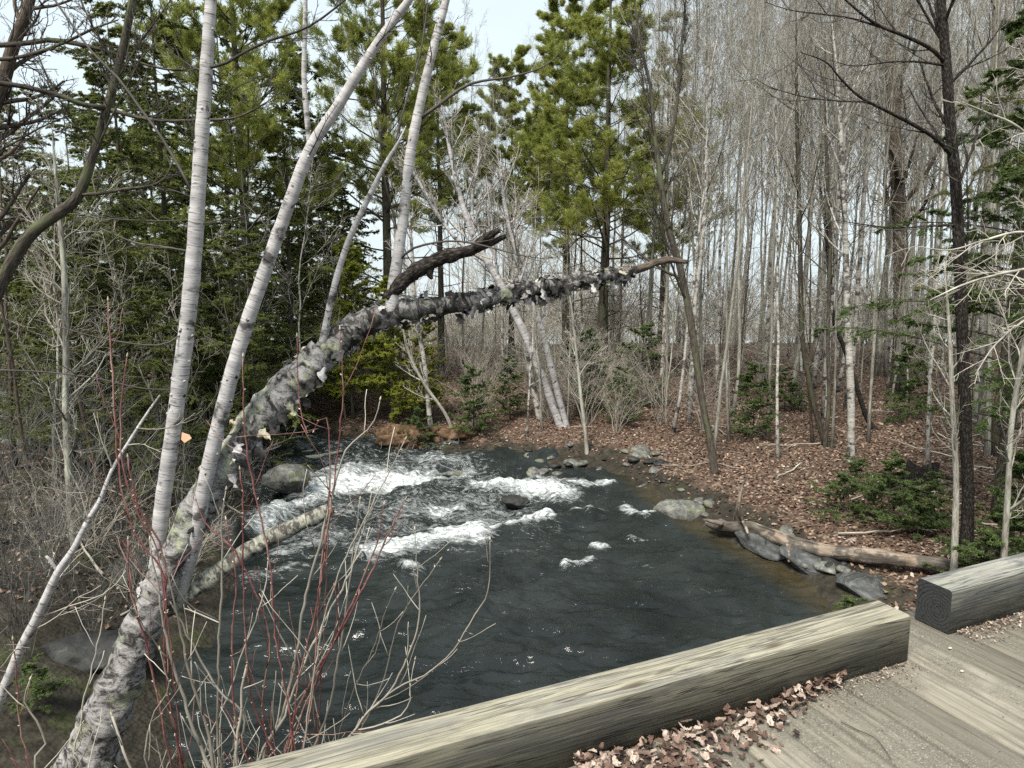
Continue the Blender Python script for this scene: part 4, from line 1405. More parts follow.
pix_tree('bare_tree', 'crooked dark young tree bending right through the woods behind the speckled birch',
         [[(878, 462, 17.5, .07), (868, 420, 17.5, .065), (856, 385, 17.5, .06), (845, 350, 17.5, .055), (835, 325, 17.5, .05), (830, 290, 17.5, .045), (826, 230, 17.5, .04), (815, 150, 17.5, .03)]],
         'dark_bark', 'grey_twig', n1=12, n2=6, n3=4, t0=.4)
pix_tree('birch_sapling', 'pale thin crooked sapling standing at the right edge among green boughs',
         [[(1012, 515, 8.6, .034), (1009, 470, 8.6, .032), (1011, 430, 8.6, .03), (1017, 385, 8.6, .028), (1024, 345, 8.6, .025), (1034, 300, 8.6, .02), (1040, 240, 8.6, .014)]],
         'pale_bark', 'pale_twig', n1=14, ln1=.26, n2=6, n3=4, t0=.25, rmin=.003)
pix_tree('bare_sapling', 'slim tan stem standing just left of the black trunk by the end of the log',
         [[(957, 560, 9.2, .04), (956, 500, 9.2, .038), (955, 450, 9.2, .035), (952, 400, 9.2, .03), (950, 340, 9.2, .024), (944, 260, 9.2, .016)]],
         'pale_bark', 'grey_twig', n1=12, ln1=.2, n2=5, n3=4, t0=.4, rmin=.003)
pix_tree('birch_clump', 'leaning pair of white birch trunks on the far bank behind the broken limb',
         [[(566, 444, 19.2, .15), (560, 425, 19.2, .12), (545, 385, 19.2, .12), (528, 342, 19.2, .115), (512, 308, 19.2, .11), (496, 276, 19.2, .105), (480, 250, 19.2, .09), (468, 222, 19.2, .08), (456, 180, 19.2, .06), (446, 130, 19.2, .04), (440, 95, 19.2, .02)],
          [(570, 440, 19.3, .11), (562, 410, 19.3, .095), (553, 375, 19.3, .095), (543, 335, 19.3, .09), (534, 305, 19.3, .085), (524, 275, 19.3, .08), (512, 235, 19.3, .065), (503, 195, 19.3, .05), (500, 150, 19.3, .03)],
          [(488, 262, 19.2, .06), (462, 245, 19.1, .055), (438, 215, 19.1, .045), (418, 180, 19.1, .035), (400, 150, 19.1, .02)],
          [(474, 235, 19.2, .05), (472, 200, 19.3, .045), (478, 165, 19.3, .035), (480, 130, 19.3, .02)]],
         'birch', 'pale_twig', n1=22, ln1=.24, n2=7, n3=5, t0=.4, rmin=.006, up=.35)
pix_tree('birch_tree', 'thin straight white birch left of the leaning pair on the far bank',
         [[(541, 420, 20, .085), (532, 380, 20, .08), (524, 340, 20, .075), (515, 290, 20, .065), (508, 240, 20, .05), (503, 180, 20, .03)]],
         'spotted_bark', 'pale_twig', n1=14, n2=6, n3=4, t0=.4)
pix_tree('birch_tree', 'thin white birch with a bend standing over the undercut far bank',
         [[(432, 440, 19.4, .07), (428, 400, 19.4, .065), (424, 360, 19.4, .06), (415, 310, 19.4, .055), (412, 250, 19.4, .045), (405, 170, 19.4, .03)]],
         'spotted_bark', 'pale_twig', n1=14, n2=6, n3=4, t0=.35)
pix_tree('bare_sapling', 'leaning pale pole crossing the green cedar on the far bank',
         [[(456, 442, 19.2, .05), (446, 415, 19.2, .048), (425, 385, 19.2, .045), (408, 350, 19.2, .04), (398, 300, 19.2, .03)]],
         'pale_bark', 'pale_twig', n1=12, n2=6, n3=4, t0=.3)
pix_tree('bare_sapling', 'thin white pole leaning over the shore right of the leaning birch pair',
         [[(587, 470, 17.4, .05), (586, 440, 17.4, .045), (582, 405, 17.4, .042), (578, 370, 17.4, .038), (573, 320, 17.4, .03), (566, 270, 17.4, .02)]],
         'pale_bark', 'pale_twig', n1=14, n2=6, n3=4, t0=.3)
pix_tree('bare_tree', 'dark trunk rising beyond the top of the left edge beside the level limbs',
         [[(-40, 420, 10, .12), (-30, 250, 10, .11), (-12, 130, 10, .095), (3, 82, 10, .085), (14, 44, 10, .075), (28, 7, 10, .065), (45, -60, 10, .04)]],
         'brown_bark', 'dark_twig', n1=16, ln1=.16, n2=7, n3=5, t0=.4, rmin=.004)
pix_tree('bare_tree', 'thin grey pole standing in the brush left of the white birch stems',
         [[(66, 478, 9.5, .045), (66, 420, 9.5, .042), (66, 350, 9.5, .04), (64, 270, 9.5, .036), (58, 200, 9.5, .03), (52, 130, 9.5, .02)]],
         'grey_bark', 'grey_twig', n1=16, ln1=.2, n2=7, n3=5, t0=.25, rmin=.004)
pix_tree('bare_tree', 'pale arching tree leaning in from beyond the right edge over the green boughs',
         [[(1085, 480, 8.2, .06), (1075, 400, 8.2, .055), (1062, 320, 8.2, .05), (1052, 240, 8.2, .045), (1045, 150, 8.2, .035), (1035, 60, 8.2, .02)]],
         'pale_bark', 'pale_twig', n1=14, ln1=.18, n2=8, n3=5, t0=.35, rmin=.0035, up=-.05,
         extra=[[(1055, 262, 8.2, .02), (1030, 268, 8.1, .018), (1000, 274, 8.0, .015), (965, 284, 7.9, .012), (930, 300, 7.8, .006)],
                [(1052, 240, 8.2, .018), (1020, 232, 8.1, .015), (985, 240, 8.0, .012), (950, 250, 7.9, .008), (915, 246, 7.8, .004)],
                [(1046, 150, 8.2, .016), (1015, 125, 8.1, .014), (985, 112, 8.0, .01), (962, 102, 7.9, .005)],
                [(1060, 300, 8.2, .016), (1025, 320, 8.0, .012), (995, 345, 7.9, .009), (975, 375, 7.8, .005)]])

# conifers
put('pine_tree', 0, gx_for(388, 300, 24), 24, (1.0, 1.0, 1.0), 'bright yellow green pine behind the upright stem of the big birch', 'pine tree', rz=0.4)
put('pine_tree', 0, gx_for(604, 300, 25), 25, (1.15, 1.15, .84), 'tallest green pine rising against the sky at the left end of the bare woods', 'pine tree', rz=2.0)
put('pine_tree', 0, gx_for(566, 300, 31), 31, (.95, .95, .86), 'green pine standing just left of the tallest pine', 'pine tree', rz=3.0)
put('pine_tree', 1, gx_for(512, 300, 33), 33, (.95, .95, .86), 'slim open pine with the pale sky around it in the gap at the middle', 'pine tree', rz=1.0)
put('pine_tree', 1, gx_for(440, 300, 29), 29, (1.0, 1.0, .86), 'dull green pine between the bright pine and the sky gap', 'pine tree', rz=4.0)
put('pine_tree', 0, gx_for(250, 300, 20.5), 20.5, (.95, .95, 1.08), 'large dark pine at the top left behind the second white birch stem', 'pine tree', rz=5.0)
put('pine_tree', 0, gx_for(662, 300, 38), 38, (1.0, 1.0, .85), 'half hidden pine behind bare branches right of the tallest pine', 'pine tree', rz=5.6)
HG = 'dark hemlocks crowding the left bank'
HL = 'dark green hemlock in the crowd of evergreens behind the white birch stems'
for px, d, v, s in ((60, 13.5, 1, .55), (118, 14.5, 0, .5), (178, 15.5, 1, .62), (20, 16.5, 0, .6), (215, 19, 1, .7), (300, 25, 1, .8), (150, 23, 0, .8), (345, 29, 1, .75), (172, 17, 0, .85), (120, 28, 0, .9), (200, 30, 0, .95), (40, 28, 1, 1.0), (285, 32, 0, .9), (-10, 26, 0, .8), (80, 34, 0, 1.0), (240, 36, 0, 1.0), (160, 38, 0, 1.0), (330, 37, 1, 1.0), (130, 16, 2, .85), (290, 21, 0, .9), (60, 18, 1, .78), (170, 20, 0, .85), (325, 24, 1, .95), (95, 23, 2, .9), (238, 16, 1, .6), (10, 20, 1, .72), (232, 25, 0, .95),
                    (-25, 16, 2, .7), (150, 12.5, 1, .42), (265, 19.5, 1, .5), (300, 22, 1, .6), (90, 14, 1, .38), (200, 18, 1, .6), (30, 15, 1, .36), (345, 26, 0, .6)):
    put('hemlock_tree', v, gx_for(px, 300, d), d, s * (1 + .06 * rng.normal()), HL, 'hemlock tree', HG)
reg('hemlock_tree', 3, hemlock(10, 0.11, 60, 0.16, 0.28, dens=9, nlen=.05, nw=.015), 'conifer_bark', 'sapling_needle')
put('hemlock_tree', 3, gx_for(1022, 300, 11.2), 11.2, .95, 'dark hemlock with drooping boughs standing at the right edge', 'hemlock tree')
put('hemlock_tree', 2, gx_for(1010, 300, 15), 15, .8, 'thin hemlock standing behind the black trunk at the right edge', 'hemlock tree')
put('cedar_tree', 0, gx_for(392, 400, 20.2), 20.2, (.75, .75, .78), 'bright yellow green cedar on the far bank under the bend of the big birch', 'cedar tree')
put('cedar_tree', 0, gx_for(424, 400, 20.6), 20.6, (.55, .55, .6), 'smaller bright cedar right of the yellow green cedar on the far bank', 'cedar tree', rz=4.0)
put('cedar_tree', 0, gx_for(352, 400, 20.5), 20.5, (.8, .8, .95), 'yellow green cedar seen through the fork of the birch trunk', 'cedar tree', rz=2.2)
for px, d, v, s, l in ((474, 19.0, 0, .75, 'bushy light green fir sapling on the far bank left of the white birches'),
                       (510, 20.5, 0, .7, 'green fir sapling between the thin white birches on the far bank'),
                       (622, 19.5, 0, .62, 'pale green fir sapling right of the leaning birch pair'),
                       (585, 21, 0, .95, 'tall soft fir sapling behind the leaning birch pair'),
                       (752, 17.6, 0, .75, 'small bluish fir sapling on the leafy slope left of the dark trees'),
                       (782, 20.5, 1, .75, 'wide low fir sapling higher on the leafy slope'),
                       (905, 18.2, 0, .75, 'fuzzy pale fir sapling in front of the broad brown trunk'),
                       (640, 22, 0, 1.0, 'dim green fir sapling in the brush behind the shore'),
                       (420, 18.9, 1, .6, 'low cedar bush hanging over the undercut far bank'),
                       (893, 11.3, 1, .70, 'low spreading hemlock bush behind the fallen log'),
                       (852, 12.0, 1, .6, 'low hemlock bush behind the middle of the fallen log'),
                       (925, 10.9, 1, .5, 'hemlock bush in front of the torn stump'),
                       (940, 11.2, 0, .36, 'tiny upright fir beside the torn stump'),
                       (868, 8.7, 1, .42, 'hemlock boughs below the fallen log near the gap in the curb'),
                       (898, 8.3, 1, .32, 'hemlock sprig showing just above the gap in the curb'),
                       (848, 8.9, 1, .3, 'sparse hemlock sprig at the water edge below the log'),
                       (1012, 8.9, 1, .75, 'green hemlock bush at the right edge behind the grey timber'),
                       (1030, 9.4, 0, .7, 'taller green hemlock sapling at the right edge'),
                       (10, 6.2, 1, .3, 'small mossy green sprig on the bank at the lower left corner')):
    put('conifer_sapling', v, gx_for(px, 450, d), d, s, l, 'fir sapling' if 'fir' in l else 'hemlock bush')

# ------------------------------------------------------------------ the bare woods
LT = 'slender grey leafless tree, one of many alike crowding the woods beyond the river'
LS = 'thin leafless sapling, one of many alike under the trees beyond the river'
LW = 'slender white spotted birch, one of many alike scattered through the bare woods'
LB_ = 'grey leafless bush, one of many alike tangled under the trees beyond the river'
cnt = 0
used_pts = []


def free(x, y, rmin_):
    for a_, b_ in used_pts:
        if (a_ - x) ** 2 + (b_ - y) ** 2 < rmin_ ** 2:
            return False
    used_pts.append((x, y))
    return True


def scatter(n, px0, px1, d0, d1, fn, gap, pw=1.0):
    k = t = 0
    while k < n and t < n * 40:
        t += 1
        d = d0 + (d1 - d0) * rng.random() ** pw
        px = px0 + (px1 - px0) * rng.random()
        x = gx_for(px, 330, d)
        if river_sd(x, d) < 0.9 or (gap > .55 and 560 < px < 650 and d < 32) or not free(x, d, gap):
            continue
        fn(x, d, k)
        k += 1


scatter(80, 575, 1075, 17.5, 42, lambda x, y, k: put('bare_tree', k % 7, x, y, (lambda s: (s, s, s * (.9 + .2 * rng.random())))(.8 + .3 * rng.random()), LT, 'tree', 'bare trees of the woods', tilt=(rng.normal() * .03, rng.normal() * .03)), .75, .8)
scatter(14, 690, 1075, 14.5, 19, lambda x, y, k: put('bare_tree', k % 7, x, y, (.5 + .2 * rng.random(), ) * 2 + (.75,), LT, 'tree', 'bare trees of the woods', tilt=(rng.normal() * .04, rng.normal() * .04)), .7)
scatter(34, 560, 1060, 16, 36, lambda x, y, k: put('spotted_tree', k % 3, x, y, .8 + .35 * rng.random(), LW, 'birch tree', 'white birches in the woods', tilt=(rng.normal() * .04, rng.normal() * .04)), .6)
scatter(10, 395, 580, 27, 40, lambda x, y, k: put('bare_tree', k % 7, x, y, .6 + .2 * rng.random(), LT, 'tree', 'bare trees of the woods', tilt=(rng.normal() * .04, rng.normal() * .04)), .7)
scatter(52, 430, 1060, 16, 34, lambda x, y, k: put('bare_sapling', k % 5, x, y, .7 + .5 * rng.random(), LS, 'sapling', 'saplings under the woods', tilt=(rng.normal() * .06, rng.normal() * .06)), .4)
scatter(34, 420, 720, 17.6, 30, lambda x, y, k: put('bare_shrub', k % 4, x, y, .7 + .5 * rng.random(), LB_, 'shrub', 'leafless bushes under the woods'), .5)
scatter(12, 720, 1060, 22, 38, lambda x, y, k: put('bare_shrub', k % 4, x, y, .5 + .5 * rng.random(), LB_, 'shrub', 'leafless bushes under the woods'), .5)
LL = 'tangled grey leafless bush, one of many alike filling the left bank behind the birch'
for px, d, s, v in ((60, 8.8, .7, 4), (-15, 9.5, 1.0, 5), (45, 10.2, 1.1, 4), (110, 10.5, 1.0, 5), (165, 11.2, .9, 4), (205, 11.6, .7, 5),
                    (0, 12, 1.2, 4), (80, 12.5, 1.2, 5), (150, 13, 1.1, 4), (30, 14, 1.3, 5), (240, 15.4, .7, 3), (140, 9.0, .6, 5)):
    x = gx_for(px, 450, d)
    if river_sd(x, d) > .1:
        put('bare_shrub', v, x, d, s, LL, 'shrub', 'leafless bushes on the left bank')
LN = 'fine pale leafless bush, one of many alike on the dark bank at the lower left'
for px, d, s, v in ((5, 7.0, .5, 4), (70, 7.6, .5, 5), (30, 8.0, .5, 4), (120, 8.8, .5, 0), (0, 7.6, .55, 5), (55, 8.3, .5, 4), (170, 9.6, .55, 2), (85, 9.6, .7, 2), (-10, 8.2, .7, 4), (35, 8.8, .6, 0), (150, 9.0, .5, 5), (185, 10.4, .55, 2)):
    put('bare_shrub', v, gx_for(px, 450, d), d, s, LN, 'shrub', 'fine bushes on the dark bank')
LP = 'thin leafless sapling, one of several alike among the evergreens of the left bank'
for px, d, s, v in ((20, 11, .9, 3), (45, 12.5, 1.0, 0), (100, 12, .9, 3), (120, 14, 1.1, 1), (8, 13, 1.1, 3), (180, 13.4, .8, 1), (235, 16, 1.0, 1), (290, 19, 1.1, 2), (345, 20.5, 1.0, 1), (260, 18, 1.0, 2)):
    put('bare_sapling', v, gx_for(px, 400, d), d, s, LP, 'sapling', 'saplings on the left bank', tilt=(rng.normal() * .06, rng.normal() * .06))

# far woods beyond the crest: reads as one mass
fw = [bare_tree(14 + 4 * rng.random(), .085, 16, .3, .5, .26, 5, 3, rmin=.006) for _ in range(4)]
fw = [a_.merge(b_) for a_, b_ in fw]
mass = Geo()
for k in range(135):
    d = 48 + (36 if k < 60 else 110) * rng.random()
    px = -150 + 1350 * rng.random()
    if px < 420 and rng.random() < .6:
        continue
    x = gx_for(px, 300, d)
    mass.merge(fw[k % 4].moved((x, d, float(ground_z(x, d))), rng.random() * 6.28, .8 + .4 * rng.random()))
fb = [shrub(16, 3.4, 2.2, 6, 3, rmin=.008, r0=.014) for _ in range(3)]
fb = [a_.merge(b_) for a_, b_ in fb]
for k in range(150):
    d = 36 + 26 * rng.random()
    x = gx_for(-120 + 1260 * rng.random(), 330, d)
    mass.merge(fb[k % 3].moved((x, d, float(ground_z(x, d)) - .1), rng.random() * 6.28, (.9 if x > -3 else .6) + .9 * rng.random()))
for k in range(150):
    d = 75 + 90 * rng.random()
    x = gx_for(-120 + 1280 * rng.random(), 330, d)
    mass.merge(fb[k % 3].moved((x, d, float(ground_z(x, d)) - .1), rng.random() * 6.28, 1.6 + 5.0 * rng.random() ** 2))
tag(mass.build('far_woods', M['grey_twig']), 'hazy grey mass of leafless woods in the far distance', 'woods', kind='stuff')
#PART5

# ------------------------------------------------------------------ rocks, logs, stumps
rk = MB('river_rock', 0.7, 0.35)
co = rk.coord('object')
a1 = rk.noise(co, 5, 6, .7)
a2 = rk.noise(co, 22, 4, .7)
gnr = rk.n('ShaderNodeNewGeometry')
sxr = rk.n('ShaderNodeSeparateXYZ')
rk.l(gnr.outputs['Normal'], sxr.inputs[0])
c = rk.ramp(a1, [(0.3, (0.03, 0.03, 0.028)), (0.5, (0.12, 0.12, 0.11)), (0.7, (0.28, 0.28, 0.26))])
c = rk.mix(rk.ramp(rk.noise(co, 3.1, 5, .65), [(0.52, 0.0), (0.62, .7)]), c, (0.09, 0.10, 0.035))
c = rk.mix(rk.ramp(a2, [(.58, 0), (.68, .6)]), c, (0.40, 0.40, 0.36))
rk.color(c).bump(rk.mix(.5, a1, a2), .8, .03)
wr = MB('wet_rock', 0.6, 0.3)
co = wr.coord('object')
a1 = wr.noise(co, 6, 6, .7)
wr.color(wr.ramp(a1, [(0.3, (0.008, 0.008, 0.008)), (0.6, (0.035, 0.036, 0.034)), (0.75, (0.10, 0.10, 0.095))])).bump(a1, .8, .03)
sl = MB('slate_ledge', 0.6, 0.4)
co = sl.coord('object', (2, 2, 9))
a1 = sl.noise(co, 2.0, 6, .7, .6)
sl.color(sl.ramp(a1, [(0.3, (0.015, 0.015, 0.015)), (0.5, (0.055, 0.058, 0.058)), (0.7, (0.15, 0.155, 0.155))])).bump(a1, 1.0, .04)


def ico(sub):
    import bmesh
    bm = bmesh.new()
    bmesh.ops.create_icosphere(bm, subdivisions=sub, radius=1.0)
    v = np.array([x.co[:] for x in bm.verts])
    f = np.array([[y.index for y in x.verts] for x in bm.faces])
    bm.free()
    return v, f


ICO = {k: ico(k) for k in (1, 2, 4)}


def rock(loc, size, seed, mat, label, group=None, sub=4, rz=0.0, tilt=(0, 0), rough=.35, name='rock'):
    v, f = ICO[sub]
    q = v * (1 + rough * fbm(v * 1.3 + seed * 7.7, 4, seed)[:, None])
    # flat cleavage planes
    rr_ = np.random.default_rng(seed)
    for _ in range(11):
        n = unit(rr_.normal(size=3))
        h = .52 + .3 * rr_.random()
        dd = q @ n - h
        q = q - np.where(dd > 0, dd * .93, 0)[:, None] * n
    q = q * (1 + .05 * fbm(v * 7, 3, seed + 1)[:, None]) * np.array(size)
    o = Geo().add(q, f).build(name, mat, origin=None)
    o.location = loc
    o.rotation_euler = (tilt[0], tilt[1], rz)
    return tag(o, label, 'rock', group)


q = PZ(684, 511, .1)
rock(q, (.62, .42, .27), 3, rk.m, 'pale lichen covered boulder at the water edge on the far right shore', rz=-.25)
q = PZ(283, 492, .25)
rock(q + np.array([0, .3, .12]), (.60, .55, .38), 5, rk.m, 'big grey mossy boulder beside the rapids on the left bank', rz=.4)
q = PZ(515, 503, .05)
rock(q, (.32, .25, .17), 8, wr.m, 'dark wet rock breaking the water among the rapids')
q = PZ(574, 517, .0)
rock(q, (.22, .18, .10), 9, wr.m, 'small dark rock just breaking the surface right of the rapids')
q = PZ(762, 549, .15)
rock(q + np.array([.1, .15, .05]), (.80, .30, .15), 11, sl.m, 'slanting grey slate ledge under the fallen log at the water', rz=-1.0, tilt=(.38, .1), name='rock_ledge', rough=.2)
q = PZ(812, 571, .15)
rock(q + np.array([.15, .15, .04]), (.70, .34, .15), 12, sl.m, 'second slate ledge below the log nearer the bridge', rz=-.9, tilt=(.34, .12), name='rock_ledge', rough=.2)
q = PZ(862, 596, .2)
rock(q + np.array([.3, .2, -.05]), (.6, .5, .26), 13, sl.m, 'low slate slab half hidden in the hemlock boughs by the bridge', rz=-.6, tilt=(.2, .2), name='rock_ledge')
q = PZ(225, 545, .15)
rock(q + np.array([-.3, .2, .1]), (.8, .7, .45), 15, wr.m, 'dark wet ledge behind the foot of the lichen covered limb', rz=.3)
q = PZ(95, 650, .5)
rock(q, (.75, .5, .32), 16, wr.m, 'dark mossy rock on the muddy bank left of the big birch', rz=.3)
q = PZ(150, 600, .4)
rock(q + np.array([-.5, .6, 0]), (.7, .6, .35), 17, wr.m, 'dark flat rock on the left bank behind the birch trunk', rz=1.0)
RG = 'stones along the far shore'
RL = 'grey shore stone, one of many alike lining the far edge of the water'
k = 0
for i in range(62):
    px = 432 + 235 * rng.random()
    py = 462 + (px - 432) * .055 + rng.normal() * 4.5
    q = PZ(px, py - 2, .08)
    s = .08 + .20 * rng.random() ** 2.5
    q[2] = max(float(ground_z(q[0], q[1])), 0.0) + s * .05
    rock(q, (s * (1 + .9 * rng.random()), s, s * .55), 100 + i % 9, (rk.m, wr.m, rk.m)[i % 3], RL, RG, 2, rng.random() * 6)
for i in range(26):
    px = 655 + 190 * rng.random()
    t_ = (px - 655) / 190
    q = PZ(px, 497 + t_ * 92 - 4 - 10 * rng.random(), .1)
    s = .07 + .14 * rng.random() ** 2
    q[2] = max(float(ground_z(q[0], q[1])), 0.0) + s * .1
    rock(q, (s * (1 + .6 * rng.random()), s, s * .6), 100 + i % 9, (rk.m, wr.m)[i % 2], 'small stone, one of many alike along the right shore near the log', 'stones along the right shore', 2, rng.random() * 6)

# the fallen log on the right bank
lg = MB('barkless_log', 0.8, 0.2)
h1 = lg.noise(lg.coord('tc', (14, 14, 2.2)), 1.0, 6, .68, .5)
h2 = lg.noise(lg.coord('tc', (3, 3, 2.6)), 1.0, 4, .6)
c = lg.ramp(h1, [(0.32, (0.08, 0.055, 0.04)), (0.5, (0.265, 0.21, 0.165)), (0.68, (0.44, 0.385, 0.325))])
c = lg.mix(lg.ramp(h2, [(0.45, 0.0), (0.52, .92)]), c, lg.ramp(h1, [(.35, (0.03, .026, .022)), (.65, (.13, .115, .10))]))
lg.color(c).bump(h1, .8, .02)


def log_thing(name, rows, mat, label, cat, k=14, rough=.22, step=.04, group=None, stubs=()):
    q, r = pp(rows, step=step)
    b = q[len(q) // 2].copy()
    o = thing(name, b, label, cat, group)
    Geo().tubes(q, r, k, rough=rough, rs=6).build('stem', mat, o, b)
    for rw in stubs:
        s, t = pp(rw, 12)
        Geo().tubes(s, t, 8, rough=.25, rs=14).build('branch_stub', mat, o, b)
    return o


log_thing('fallen_log', [(706, 523, 12.5, .05), (716, 525, 12.4, .10), (730, 527, 12.2, .10), (748, 527, 12.0, .105), (768, 534, 11.6, .115), (800, 545, 11.0, .115), (840, 553, 10.5, .112), (880, 557, 10.1, .112), (920, 562, 9.8, .105), (950, 566, 9.5, .09), (972, 569, 9.3, .05)],
          lg.m, 'long fallen log with peeling pale wood lying from the right bank into the water', 'log',
          stubs=([(744, 524, 12.0, .045), (738, 512, 11.9, .04), (739, 503, 11.9, .035), (742, 487, 11.9, .028), (748, 475, 11.9, .012)],
                 [(742, 520, 12.0, .03), (746, 528, 11.7, .03), (748, 534, 11.6, .02)],
                 [(788, 545, 11.1, .04), (790, 553, 10.9, .035), (789, 562, 10.8, .02)],
                 [(722, 524, 12.2, .04), (710, 521, 12.1, .03), (704, 520, 12.0, .02)]))
MOSSLOG = bark('old_log', (0.03, 0.026, 0.02), (0.10, 0.09, 0.07), (0.20, 0.185, 0.15), lichen=(0.09, 0.10, 0.035))
for rows, l in (([(712, 474, 15.9, .08), (745, 467, 16.2, .085), (775, 462, 16.5, .08), (803, 455, 16.9, .05)], 'mossy fallen trunk lying level across the leafy slope'),
                ([(578, 476, 17.2, .04), (630, 473, 16.6, .045), (690, 468, 16.4, .04), (735, 466, 16.3, .02)], 'thin dead trunk lying along the far shore'),
                ([(775, 512, 13.0, .03), (810, 516, 12.6, .035), (845, 522, 12.2, .03)], 'grey stick lying behind the fallen log'),
                ([(905, 492, 12.4, .03), (930, 485, 12.5, .04), (955, 482, 12.6, .03)], 'short dark branch lying beside the torn stump'),
                ([(870, 436, 19.5, .06), (920, 430, 20, .06), (945, 427, 20.2, .04)], 'mossy log lying high on the slope by the black trunk')):
    log_thing('fallen_branch', rows, MOSSLOG, l, 'fallen branch', 9)
log_thing('driftwood_log', [(272, 464, 17.2, .05), (300, 459, 17.4, .07), (322, 456, 17.6, .06), (342, 451, 17.8, .03)], M['pale_bark'], 'pale driftwood log stranded on the left bank above the rapids', 'driftwood', 9)
log_thing('driftwood_log', [(278, 456, 17.6, .04), (300, 453, 17.8, .05), (326, 449, 18.0, .03)], M['pale_bark'], 'thinner driftwood pole behind the stranded pale log', 'driftwood', 9)
SL = 'thin bleached stick, one of many alike scattered on the banks'
for i in range(46):
    if i < 34:
        px, d = 560 + 460 * rng.random(), 10.5 + 9 * rng.random()
    else:
        px, d = 0 + 230 * rng.random(), 7.5 + 6 * rng.random()
    x = gx_for(px, 470, d)
    if river_sd(x, d) < .15:
        continue
    an = rng.random() * 6.28
    L_ = .5 + 1.3 * rng.random()
    n = 9
    t_ = np.linspace(-.5, .5, n) * L_
    xy = np.stack([x + np.cos(an) * t_, d + np.sin(an) * t_], 1) + np.cumsum(rng.normal(size=(n, 2)) * .02, 0)
    z = ground_z(xy[:, 0], xy[:, 1]) + .02 + .05 * rng.random() + .1 * rng.random() * np.linspace(0, 1, n)
    gg = Geo()
    gg.tubes(np.concatenate([xy, z[:, None]], 1), np.linspace(.018, .006, n) * (.6 + .7 * rng.random()), 6)
    b2, q2 = sprout(np.concatenate([xy, z[:, None]], 1)[None], np.full((1, n), .012), 4, .3, 1, .7, .3, 5, .5, .004, 0.05, .12, .4, flat=.7)
    gg.tubes(b2, q2, 4, cap=False)
    tag(gg.build('stick', M['pale_twig'], origin=np.array([x, d, float(z[4])])), SL, 'stick', 'sticks on the banks')

# torn stump, broken sapling stump, undercut root mass
def stump(px, d, r, h, label, pale=True, roots=7):
    x = gx_for(px, 470, d)
    b = np.array([x, d, float(ground_z(x, d))])
    o = thing('tree_stump', b, label, 'stump')
    g_, s_ = Geo(), Geo()
    n = 22
    th = np.linspace(0, 2 * np.pi, n, endpoint=False)
    V = []
    top = h * (.55 + .45 * rng.random(n))
    for f_ in (-.15, 0, .25, .5, .75, 1.0):
        rr_ = r * (1 + .45 * max(0, .3 - f_)) * (1 + .18 * fbm(np.stack([np.cos(th) * 2, np.sin(th) * 2, np.full(n, f_)], 1), 3, 4))
        V.append(np.stack([b[0] + np.cos(th) * rr_, b[1] + np.sin(th) * rr_, b[2] + np.where(f_ > .5, top * f_, h * .55 * f_)], 1))
    V.append(np.stack([b[0] + np.cos(th) * r * .5, b[1] + np.sin(th) * r * .5, np.full(n, b[2] + h * .4)], 1))
    V = np.array(V)
    i = np.arange(len(V) - 1)[:, None] * n
    j = np.arange(n)[None]
    j2 = (j + 1) % n
    g_.add(V, [np.stack([i + j, i + j2, i + n + j2, i + n + j], -1).reshape(-1, 4), (np.arange(n) + (len(V) - 1) * n)[None]])
    for _ in range(roots):
        a_ = rng.random() * 6.28
        dd = np.array([math.cos(a_), math.sin(a_)])
        t_ = np.linspace(0, 1, 7)
        xy = b[:2] + np.outer(t_ * (r + .3 + .5 * rng.random()), dd) + np.cumsum(rng.normal(size=(7, 2)) * .03, 0)
        z = b[2] + (h * (.2 + .6 * rng.random())) * (1 - t_) ** 1.5 + .25 * rng.random() * t_ * rng.choice([0, 1])
        g_.tubes(np.concatenate([xy, z[:, None]], 1), np.linspace(r * .22, .012, 7), 7, rough=.2)
    g_.build('root_base', M['dark_bark'], o, b)
    if pale:
        for _ in range(3):
            p0 = b + np.array([rng.normal() * r * .25, rng.normal() * r * .25, h * .4])
            s_.tubes(np.array([p0, p0 + [0.01, 0, h * .4], p0 + [0.02, 0, h * .75]]), np.array([r * .18, r * .12, .004]), 5)
        s_.build('splinter', lg.m, o, b)


stump(921, 13.2, .30, .55, 'torn dark stump with raised roots and a pale splinter on the right bank')
stump(872, 12.9, .09, .42, 'small snapped stump with a pale jagged top left of the torn stump', roots=3)
stump(893, 22.5, .22, .7, 'mossy stump at the foot of the broad brown trunk', pale=False, roots=4)
stump(985, 9.3, .20, .5, 'rotten brown stump beside the end of the fallen log', roots=6)

